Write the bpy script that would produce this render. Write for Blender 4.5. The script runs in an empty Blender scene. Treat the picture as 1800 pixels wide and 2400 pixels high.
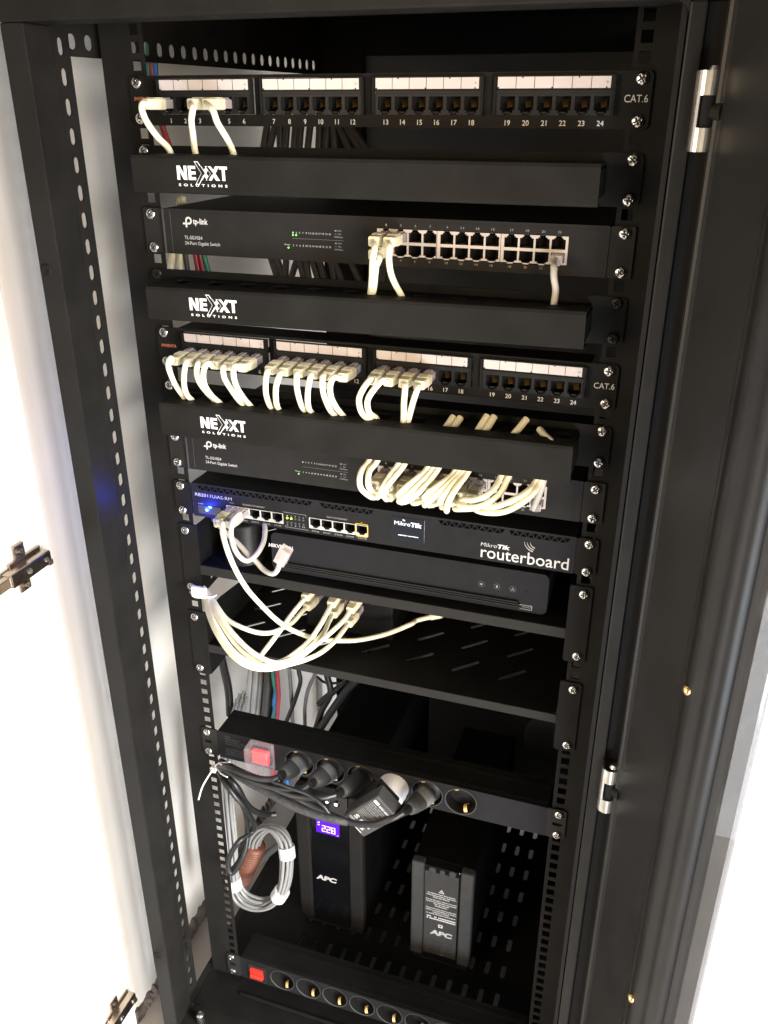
import bpy, bmesh, math, random
from mathutils import Vector, Matrix

random.seed(7)
scene = bpy.context.scene
col = scene.collection
S = 0.001            # everything below is written in millimetres; origin = top screw row, z up, y into the rack
ZF = 1350.0          # height of that row above the floor

def W(p):
    return Vector((p[0]*S, p[1]*S, (p[2]+ZF)*S))

# ------------------------------------------------------------------ camera
cam_d = bpy.data.cameras.new('camera')
cam = bpy.data.objects.new('camera', cam_d)
col.objects.link(cam)
Rm = [[0.947513465900893, 0.3197158459965236, -9.876843889465581e-05],
      [0.1358673188147324, -0.4029375138547012, -0.9050864221756331],
      [-0.2894102686750648, 0.8575681534124968, -0.4252276550720886]]
xr, yd, zf = [Vector(r) for r in Rm]
m = Matrix((xr, -yd, -zf)).transposed().to_4x4()
m.translation = W((284.6, -799.8, -18.5))
cam.matrix_world = m
cam_d.sensor_fit = 'VERTICAL'
cam_d.sensor_height = 24.0
cam_d.lens = 2035.08/2400*24.0
cam_d.clip_start = 0.02
cam_d.clip_end = 60
scene.camera = cam

# ------------------------------------------------------------------ world, lamps, exposure
world = bpy.data.worlds.new('World')
scene.world = world
world.use_nodes = True
bg = world.node_tree.nodes['Background']
bg.inputs[0].default_value = (1.0, 0.94, 0.87, 1)
bg.inputs[1].default_value = 0.22

def area(name, loc, target, sx, sy, power, color, spread=180):
    d = bpy.data.lights.new(name, 'AREA')
    d.shape = 'RECTANGLE'; d.size = sx; d.size_y = sy
    d.energy = power; d.color = color
    d.spread = math.radians(spread)
    o = bpy.data.objects.new(name, d); col.objects.link(o)
    o.location = loc
    o.rotation_euler = (Vector(target)-Vector(loc)).to_track_quat('-Z', 'Y').to_euler()
    return o
# warm room light left of the photographer, plus added fill for the side wall
area('room_light', (-1.25, -1.95, 1.35), (0.05, 0.0, 0.9), 0.9, 0.7, 32, (1.0, 0.77, 0.50))
area('side_wall_fill', (1.30, -1.45, 1.15), (-0.35, 0.0, 0.85), 0.8, 0.8, 30, (1.0, 0.75, 0.48))
# cool daylight from openings in front, low down
area('doorway_daylight', (0.95, -1.45, 0.30), (-0.4, 0.0, 0.25), 0.7, 0.5, 40, (0.84, 0.91, 1.0))
area('low_daylight', (-0.95, -1.15, 0.2), (-0.6, 0.0, 0.26), 0.7, 0.4, 9, (0.80, 0.89, 1.0), 120)
# unseen lamp added to blow out the wall right of the cabinet
area('right_wall_fill', (1.7, -0.7, 1.2), (1.0, 0.6, 0.45), 1.0, 1.0, 150, (0.95, 0.98, 1.0), 110)
# daylight reaching the corner behind the cabinet
area('rear_daylight', (-0.08, 1.45, 0.32), (-0.385, 0.5, 0.25), 0.35, 0.45, 6.5, (0.85, 0.9, 1.0))

scene.view_settings.view_transform = 'Standard'
scene.view_settings.look = 'None'
scene.view_settings.exposure = 0.0
scene.view_settings.gamma = 1.0
scene.view_settings.use_curve_mapping = False

# ------------------------------------------------------------------ materials
def mat(name, color, rough=0.5, metal=0.0, var=0.0, vscale=40, bump=0.0, bscale=400, emit=None, estr=0.0, spec=0.5, coat=0.0):
    m = bpy.data.materials.new(name); m.use_nodes = True
    nt = m.node_tree; b = nt.nodes['Principled BSDF']
    b.inputs['Base Color'].default_value = (*color, 1)
    b.inputs['Roughness'].default_value = rough
    b.inputs['Metallic'].default_value = metal
    b.inputs['Specular IOR Level'].default_value = spec
    b.inputs['Coat Weight'].default_value = coat
    tc = None
    if var or bump:
        tc = nt.nodes.new('ShaderNodeTexCoord')
    if var:
        n = nt.nodes.new('ShaderNodeTexNoise'); n.inputs['Scale'].default_value = vscale; n.inputs['Detail'].default_value = 5
        r = nt.nodes.new('ShaderNodeMapRange')
        r.inputs[1].default_value = 0.3; r.inputs[2].default_value = 0.7
        r.inputs[3].default_value = 1-var; r.inputs[4].default_value = 1+var
        mx = nt.nodes.new('ShaderNodeVectorMath'); mx.operation = 'SCALE'
        mx.inputs[0].default_value = color
        nt.links.new(tc.outputs['Object'], n.inputs['Vector'])
        nt.links.new(n.outputs['Fac'], r.inputs[0])
        nt.links.new(r.outputs[0], mx.inputs['Scale'])
        nt.links.new(mx.outputs[0], b.inputs['Base Color'])
        r2 = nt.nodes.new('ShaderNodeMapRange')
        r2.inputs[3].default_value = max(0.02, rough*(1-var)); r2.inputs[4].default_value = min(1, rough*(1+var))
        nt.links.new(n.outputs['Fac'], r2.inputs[0]); nt.links.new(r2.outputs[0], b.inputs['Roughness'])
    if bump:
        n2 = nt.nodes.new('ShaderNodeTexNoise'); n2.inputs['Scale'].default_value = bscale; n2.inputs['Detail'].default_value = 3
        bp_ = nt.nodes.new('ShaderNodeBump'); bp_.inputs['Strength'].default_value = bump; bp_.inputs['Distance'].default_value = 0.001
        nt.links.new(tc.outputs['Object'], n2.inputs['Vector'])
        nt.links.new(n2.outputs['Fac'], bp_.inputs['Height'])
        nt.links.new(bp_.outputs[0], b.inputs['Normal'])
    if emit:
        b.inputs['Emission Color'].default_value = (*emit, 1); b.inputs['Emission Strength'].default_value = estr
    return m

M = {}
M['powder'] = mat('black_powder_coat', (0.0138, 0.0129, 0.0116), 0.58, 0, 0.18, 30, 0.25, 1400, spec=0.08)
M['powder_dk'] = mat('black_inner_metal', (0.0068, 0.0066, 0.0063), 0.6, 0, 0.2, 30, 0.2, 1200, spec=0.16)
M['rear_grey'] = mat('grey_rear_panel', (0.095, 0.090, 0.084), 0.55, 0, 0.15, 8, 0.1, 600)
M['post'] = mat('frame_paint', (0.0135, 0.0126, 0.0114), 0.36, 0, 0.15, 30, 0.15, 1400, spec=0.14)
M['doorpaint'] = mat('door_paint', (0.0150, 0.0143, 0.0135), 0.38, 0, 0.15, 20, 0.2, 1400, spec=0.3)
M['matt'] = mat('matt_black_housing', (0.005, 0.005, 0.005), 0.7, 0, 0.2, 40, spec=0.05)
M['edge_glint'] = mat('edge_highlight', (0.10, 0.10, 0.098), 0.45, 0.2, 0.4, 30)  # highlight of the bent edge, put into the colour
M['panelgrey'] = mat('dark_grey_panel', (0.022, 0.0208, 0.0195), 0.55, 0, 0.12, 12, 0.1, 900, spec=0.12)
M['swgrey'] = mat('switch_grey', (0.0205, 0.0192, 0.0178), 0.55, 0, 0.08, 60, 0.15, 1500, spec=0.1)
M['router'] = mat('router_black', (0.0155, 0.0155, 0.0168), 0.52, 0, 0.1, 60, 0.15, 1500, spec=0.1)
M['plastic'] = mat('black_plastic', (0.012, 0.0118, 0.0115), 0.45, 0, 0.15, 60, spec=0.25)
M['plastic_g'] = mat('dark_grey_plastic', (0.050, 0.049, 0.048), 0.5, 0, 0.12, 60, 0.2, 900, spec=0.2)
M['lit_plug_end'] = mat('plug_end_lit_grey', (0.24, 0.24, 0.24), 0.45, 0, 0.08, 60)  # lit end of the plug grips, its brightness put into the colour
M['gloss'] = mat('gloss_black', (0.006, 0.006, 0.007), 0.12, 0, 0.2, 20, coat=0.5)
M['void'] = mat('black_cavity', (0.004, 0.004, 0.004), 0.8)
M['gap'] = mat('seam_black', (0.003, 0.003, 0.003), 0.9)
M['chrome'] = mat('zinc_screw', (0.72, 0.70, 0.66), 0.22, 1.0, 0.1, 200)
M['chrome_dk'] = mat('screw_recess', (0.12, 0.11, 0.10), 0.45, 1.0)
M['darkscrew'] = mat('blackened_screw', (0.03, 0.028, 0.027), 0.4, 0.6)
M['steel'] = mat('hinge_steel', (0.62, 0.60, 0.55), 0.30, 1.0, 0.15, 60)
M['nickel'] = mat('nickel_hinge', (0.55, 0.45, 0.36), 0.25, 1.0, 0.15, 60)
M['nickel_dk'] = mat('nickel_hinge_dark', (0.10, 0.085, 0.075), 0.35, 1.0, 0.3, 120)
M['brass'] = mat('brass', (0.75, 0.55, 0.25), 0.25, 1.0)
M['clip'] = mat('brass_clip', (0.80, 0.52, 0.20), 0.35, 0.35)
M['gold'] = mat('gold_contacts', (0.32, 0.20, 0.055), 0.4, 0.7)
M['shield'] = mat('port_shield_metal', (0.60, 0.53, 0.47), 0.42, 0.35, 0.08, 60)
M['shield_g'] = mat('router_port_shield', (0.62, 0.60, 0.56), 0.4, 0.4)
M['yellow'] = mat('yellow_port_marking', (0.75, 0.48, 0.04), 0.5)
M['label'] = mat('label_paper', (0.64, 0.565, 0.535), 0.35, 0, 0.04, 30)
M['print'] = mat('white_print', (0.62, 0.60, 0.57), 0.6)
M['print_b'] = mat('bright_white_print', (0.86, 0.85, 0.83), 0.55)
M['print_g'] = mat('grey_print', (0.34, 0.33, 0.32), 0.6)
M['print_f'] = mat('faded_print', (0.085, 0.083, 0.08), 0.6)
M['print_o'] = mat('orange_print', (0.40, 0.12, 0.05), 0.6)
M['cream'] = mat('cream_cable', (0.87, 0.82, 0.60), 0.42, 0, 0.035, 90, 0.08, 300)
M['boot'] = mat('cream_boot', (0.76, 0.70, 0.50), 0.45, 0, 0.04, 90)
M['greycable'] = mat('grey_cable', (0.52, 0.485, 0.43), 0.45, 0, 0.05, 60)
M['greyboot'] = mat('grey_boot', (0.40, 0.375, 0.33), 0.5)
M['coilgrey'] = mat('pale_grey_cable', (0.27, 0.265, 0.255), 0.45, 0, 0.06, 60)
M['blackcable'] = mat('black_cable', (0.014, 0.014, 0.0145), 0.38, 0, 0.15, 80)
M['loom'] = mat('black_mesh_sleeve', (0.030, 0.030, 0.030), 0.55, 0, 0.5, 260, 0.8, 500)
M['bgdark'] = mat('dark_grey_cable', (0.05, 0.048, 0.046), 0.5, 0, 0.2, 60)
M['bggrey'] = mat('mid_grey_cable', (0.14, 0.135, 0.13), 0.5)
M['red'] = mat('red_cable', (0.33, 0.035, 0.05), 0.45)
M['green'] = mat('green_cable', (0.02, 0.20, 0.13), 0.45)
M['blue'] = mat('blue_cable', (0.02, 0.14, 0.42), 0.45)
M['orange'] = mat('orange_conduit', (0.19, 0.07, 0.04), 0.55, 0, 0.15, 80)
M['white'] = mat('white_plastic', (0.80, 0.76, 0.74), 0.4)
M['tape'] = mat('white_tape', (0.78, 0.78, 0.77), 0.5)
M['wall'] = mat('white_plaster', (0.88, 0.835, 0.765), 0.8, 0, 0.05, 5, 0.35, 60)
M['wallr'] = mat('white_plaster_bright', (0.84, 0.84, 0.83), 0.8, 0, 0.02, 5)
M['whitepanel'] = mat('white_furniture_panel', (0.50, 0.485, 0.455), 0.45, 0, 0.02, 4)
M['floor'] = mat('beige_floor_tile', (0.40, 0.355, 0.315), 0.45, 0, 0.10, 14, 0.1, 60)
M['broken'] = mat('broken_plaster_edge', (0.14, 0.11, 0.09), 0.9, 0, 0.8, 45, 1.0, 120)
M['led_g'] = mat('green_led', (0.1, 0.5, 0.05), 0.4, emit=(0.12, 1.0, 0.08), estr=2.4)
M['led_y'] = mat('lime_led', (0.3, 0.5, 0.05), 0.4, emit=(0.5, 1.0, 0.02), estr=2.2)
M['led_b'] = mat('blue_led', (0.05, 0.05, 0.9), 0.4, emit=(0.015, 0.05, 1.0), estr=9.0)
M['led_bw'] = mat('blue_led_core', (0.3, 0.5, 1.0), 0.4, emit=(0.30, 0.65, 1.0), estr=4.0)
M['led_off'] = mat('unlit_led', (0.06, 0.06, 0.062), 0.4)
M['led_w'] = mat('backlit_icon', (0.8, 0.8, 0.85), 0.4, emit=(0.85, 0.8, 1.0), estr=1.2)
M['red_on'] = mat('red_neon_switch', (0.6, 0.03, 0.03), 0.3, emit=(1.0, 0.015, 0.02), estr=3.0)
M['red_off_glow'] = mat('red_rocker_glow', (0.62, 0.03, 0.02), 0.25, 0, emit=(1.0, 0.05, 0.03), estr=0.25)  # unlit rocker with a faint glow put into its colour
M['lcd'] = mat('violet_lcd', (0.05, 0.0, 0.3), 0.3, emit=(0.10, 0.010, 0.80), estr=1.0)
M['lcd_txt'] = mat('lcd_digits', (0.8, 0.7, 0.9), 0.4, emit=(0.85, 0.62, 1.0), estr=1.1)
M['screen'] = mat('router_screen', (0.008, 0.01, 0.014), 0.15, 0, emit=(0.02, 0.03, 0.05), estr=0.35)
M['screen_t'] = mat('screen_text', (0.7, 0.75, 0.8), 0.4, emit=(0.9, 0.95, 1.0), estr=0.85)
def clear(name, color, fac, rough):
    m = bpy.data.materials.new(name); m.use_nodes = True
    nt = m.node_tree; b = nt.nodes['Principled BSDF']
    b.inputs['Base Color'].default_value = (*color, 1); b.inputs['Roughness'].default_value = rough
    tr = nt.nodes.new('ShaderNodeBsdfTransparent'); mx = nt.nodes.new('ShaderNodeMixShader')
    mx.inputs[0].default_value = fac
    nt.links.new(tr.outputs[0], mx.inputs[1]); nt.links.new(b.outputs[0], mx.inputs[2])
    nt.links.new(mx.outputs[0], nt.nodes['Material Output'].inputs[0])
    return m, tr
M['silicone'] = clear('frosted_silicone', (0.50, 0.46, 0.48), 0.30, 0.4)[0]
M['clearplug'] = clear('clear_plug_plastic', (0.72, 0.62, 0.60), 0.42, 0.15)[0]
M['film'] = clear('clear_film', (0.30, 0.29, 0.27), 0.16, 0.12)[0]
M['tint'], _t = clear('tinted_door_glass', (0.16, 0.16, 0.165), 0.38, 0.10)
_t.inputs[0].default_value = (0.36, 0.36, 0.365, 1)

# ------------------------------------------------------------------ mesh helpers
class MB:
    """collects shapes (mm) with material slots and links them as ONE mesh object"""
    def __init__(s): s.v = []; s.f = []; s.mi = []; s.sm = []; s.mats = []
    def slot(s, m):
        if m not in s.mats: s.mats.append(m)
        return s.mats.index(m)
    def add(s, vs, fs, m, smooth=False):
        o = len(s.v); s.v += [tuple(v) for v in vs]; k = s.slot(m)
        for f in fs: s.f.append(tuple(o+i for i in f)); s.mi.append(k); s.sm.append(smooth)
    def bm(s, bm, m, smooth=False):
        bm.verts.index_update()
        s.add([v.co[:] for v in bm.verts], [[v.index for v in f.verts] for f in bm.faces], m, smooth)
        bm.free()
    def box(s, x0, x1, y0, y1, z0, z1, m, bev=0.0, seg=2, mx=None):
        b = bmesh.new(); bmesh.ops.create_cube(b, size=1)
        for v in b.verts:
            v.co = Vector(((x0+x1)/2+v.co.x*(x1-x0), (y0+y1)/2+v.co.y*(y1-y0), (z0+z1)/2+v.co.z*(z1-z0)))
        if bev: bmesh.ops.bevel(b, geom=b.edges[:]+b.verts[:], offset=bev, segments=seg, profile=0.5, affect='EDGES')
        if mx: bmesh.ops.transform(b, matrix=mx, verts=b.verts)
        s.bm(b, m, False)
    def cyl(s, p0, p1, r0, m, r1=None, n=20, smooth=True, caps=True):
        p0, p1 = Vector(p0), Vector(p1); r1 = r0 if r1 is None else r1
        d = (p1-p0).normalized(); a = d.orthogonal().normalized(); b = d.cross(a)
        vs = []
        for p, r in ((p0, r0), (p1, r1)):
            for i in range(n):
                t = 2*math.pi*i/n; vs.append(p+a*math.cos(t)*r+b*math.sin(t)*r)
        s.add(vs, [(i, (i+1) % n, n+(i+1) % n, n+i) for i in range(n)], m, smooth)
        if caps:
            s.add(vs[:n], [tuple(range(n))[::-1]], m); s.add(vs[n:], [tuple(range(n))], m)
    def lathe(s, prof, m, base=(0, 0, 0), axis=(0, -1, 0), n=24, smooth=True):
        d = Vector(axis).normalized(); a = d.orthogonal().normalized(); b = d.cross(a); p = Vector(base)
        vs = [p+d*h+(a*math.cos(2*math.pi*i/n)+b*math.sin(2*math.pi*i/n))*r for r, h in prof for i in range(n)]
        fs = [(k*n+i, k*n+(i+1) % n, (k+1)*n+(i+1) % n, (k+1)*n+i) for k in range(len(prof)-1) for i in range(n)]
        s.add(vs, fs, m, smooth)
        s.add(vs[-n:], [tuple(range(n))], m, False)
    def tube(s, pts, r, m, n=10, sub=6, caps=True):
        P = smooth_path(pts, sub)
        vs = []; a = None
        for i, p in enumerate(P):
            d = (P[min(i+1, len(P)-1)]-P[max(i-1, 0)])
            d = d.normalized() if d.length > 1e-6 else Vector((0, 0, 1))
            a = d.orthogonal().normalized() if a is None else (a-d*a.dot(d)).normalized()
            b = d.cross(a)
            rr = r(i/(len(P)-1)) if callable(r) else r
            vs += [p+(a*math.cos(2*math.pi*k/n)+b*math.sin(2*math.pi*k/n))*rr for k in range(n)]
        fs = [(i*n+k, i*n+(k+1) % n, (i+1)*n+(k+1) % n, (i+1)*n+k) for i in range(len(P)-1) for k in range(n)]
        s.add(vs, fs, m, True)
        if caps: s.add(vs[:n], [tuple(range(n))[::-1]], m); s.add(vs[-n:], [tuple(range(n))], m)
    def prism(s, poly, y0, y1, m, mx=None):
        """polygon in x,z extruded along y"""
        n = len(poly)
        vs = [Vector((x, y0, z)) for x, z in poly]+[Vector((x, y1, z)) for x, z in poly]
        if mx: vs = [mx @ v for v in vs]
        s.add(vs, [tuple(range(n)), tuple(range(2*n-1, n-1, -1))]+[(i, n+i, n+(i+1) % n, (i+1) % n) for i in range(n)], m)
    def plate(s, loops, t, m, frame):
        """flat sheet with holes; loops[0] outline, rest holes, in (u,v); frame maps (u,v,w)->xyz, w in 0..t"""
        cu = bpy.data.curves.new('tmp', 'CURVE'); cu.dimensions = '2D'; cu.fill_mode = 'BOTH'; cu.extrude = t/2
        for lp in loops:
            sp = cu.splines.new('POLY'); sp.points.add(len(lp)-1); sp.use_cyclic_u = True
            for q, (u, v) in zip(sp.points, lp): q.co = (u, v, 0, 1)
        ob = bpy.data.objects.new('tmp', cu); col.objects.link(ob)
        dg = bpy.context.evaluated_depsgraph_get()
        me = bpy.data.meshes.new_from_object(ob.evaluated_get(dg))
        s.add([frame(v.co.x, v.co.y, v.co.z+t/2) for v in me.vertices], [tuple(p.vertices) for p in me.polygons], m)
        bpy.data.objects.remove(ob); bpy.data.curves.remove(cu); bpy.data.meshes.remove(me)
    def text(s, body, x0, x1, z0, h, y, m, bold=0.0, shear=0.0, frame=None, space=1.0, centre=False):
        """lettering facing -y: baseline z0, capital height h, squeezed to fit x0..x1"""
        cu = bpy.data.curves.new('tmp', 'FONT'); cu.body = body; cu.size = 1; cu.offset = bold; cu.shear = shear
        cu.resolution_u = 3; cu.space_character = space
        ob = bpy.data.objects.new('tmp', cu); col.objects.link(ob)
        dg = bpy.context.evaluated_depsgraph_get()
        me = bpy.data.meshes.new_from_object(ob.evaluated_get(dg))
        if len(me.vertices):
            xs = [v.co.x for v in me.vertices]
            a, b = min(xs), max(xs)
            k = h/0.70
            sx = (x1-x0)/(b-a) if x1 is not None and not centre else k
            if centre: x0 = (x0+x1)/2-(b-a)*sx/2
            fr = frame or (lambda u, v: (u, y, v))
            s.add([fr(x0+(v.co.x-a)*sx, z0+v.co.y*k) for v in me.vertices], [tuple(p.vertices) for p in me.polygons], m)
        bpy.data.objects.remove(ob); bpy.data.curves.remove(cu); bpy.data.meshes.remove(me)
    def build(s, name, parent=None, origin=None):
        """verts are mm in rack space; origin (mm) of the owning thing"""
        if origin is None: origin = parent['_o'] if parent is not None else None
        if origin is None:
            xs = list(zip(*s.v)); origin = ((min(xs[0])+max(xs[0]))/2, (min(xs[1])+max(xs[1]))/2, min(xs[2]))
        me = bpy.data.meshes.new(name)
        me.from_pydata([((x-origin[0])*S, (y-origin[1])*S, (z-origin[2])*S) for x, y, z in s.v], [], s.f)
        for m in s.mats: me.materials.append(m)
        me.polygons.foreach_set('material_index', s.mi)
        me.polygons.foreach_set('use_smooth', s.sm)
        b = bmesh.new(); b.from_mesh(me); bmesh.ops.recalc_face_normals(b, faces=b.faces); b.to_mesh(me); b.free()
        me.update()
        o = bpy.data.objects.new(name, me); col.objects.link(o)
        if parent is not None: o.parent = parent
        else: o.location = W(origin)
        o['_o'] = origin
        return o

def smooth_path(pts, sub=6):
    P = [Vector(p) for p in pts]
    if len(P) < 3: return P
    Q = [P[0]*2-P[1]]+P+[P[-1]*2-P[-2]]; out = []
    for i in range(1, len(Q)-2):
        p0, p1, p2, p3 = Q[i-1:i+3]
        for k in range(sub):
            t = k/sub
            out.append(0.5*((2*p1)+(p2-p0)*t+(2*p0-5*p1+4*p2-p3)*t*t+(3*p1-p0-3*p2+p3)*t**3))
    out.append(P[-1]); return out

def thing(name, origin, label, cat, group=None):
    o = bpy.data.objects.new(name, None); o.empty_display_size = 0.02; col.objects.link(o)
    o.location = W(origin); o['_o'] = tuple(origin)
    o['label'] = label; o['category'] = cat
    if group: o['group'] = group
    return o
def tag(o, label, cat, group=None):
    o['label'] = label; o['category'] = cat
    if group: o['group'] = group
    return o
def struct(o): o['kind'] = 'structure'; return o
def link_copy(src, parent, at):
    """a copy of part src (built round 0,0,0) under parent at rack position at"""
    c = src.copy(); col.objects.link(c); c.parent = parent
    po = Vector(parent['_o']); d = Vector(at)-po
    c.location = d*S; c['_o'] = tuple(at)
    return c
def rect(x0, x1, z0, z1): return [(x0, z0), (x1, z0), (x1, z1), (x0, z1)]
def rrect(x0, x1, z0, z1, r, n=4):
    out = []
    for cx, cz, a in ((x1-r, z1-r, 0), (x0+r, z1-r, 90), (x0+r, z0+r, 180), (x1-r, z0+r, 270)):
        for i in range(n+1):
            t = math.radians(a+90*i/n); out.append((cx+r*math.cos(t), cz+r*math.sin(t)))
    return out
def circ(cx, cz, r, n=28): return [(cx+r*math.cos(2*math.pi*i/n), cz+r*math.sin(2*math.pi*i/n)) for i in range(n)]
def XZ(y): return lambda u, v, w: (u, y+w, v)
def YZ(x): return lambda u, v, w: (x+w, u, v)
def XY(z): return lambda u, v, w: (u, v, z+w)
PROTO = []          # prototypes are placed for real by the first use
def first_or_copy(key, maker, store={}):
    return store.setdefault(key, maker)

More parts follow.
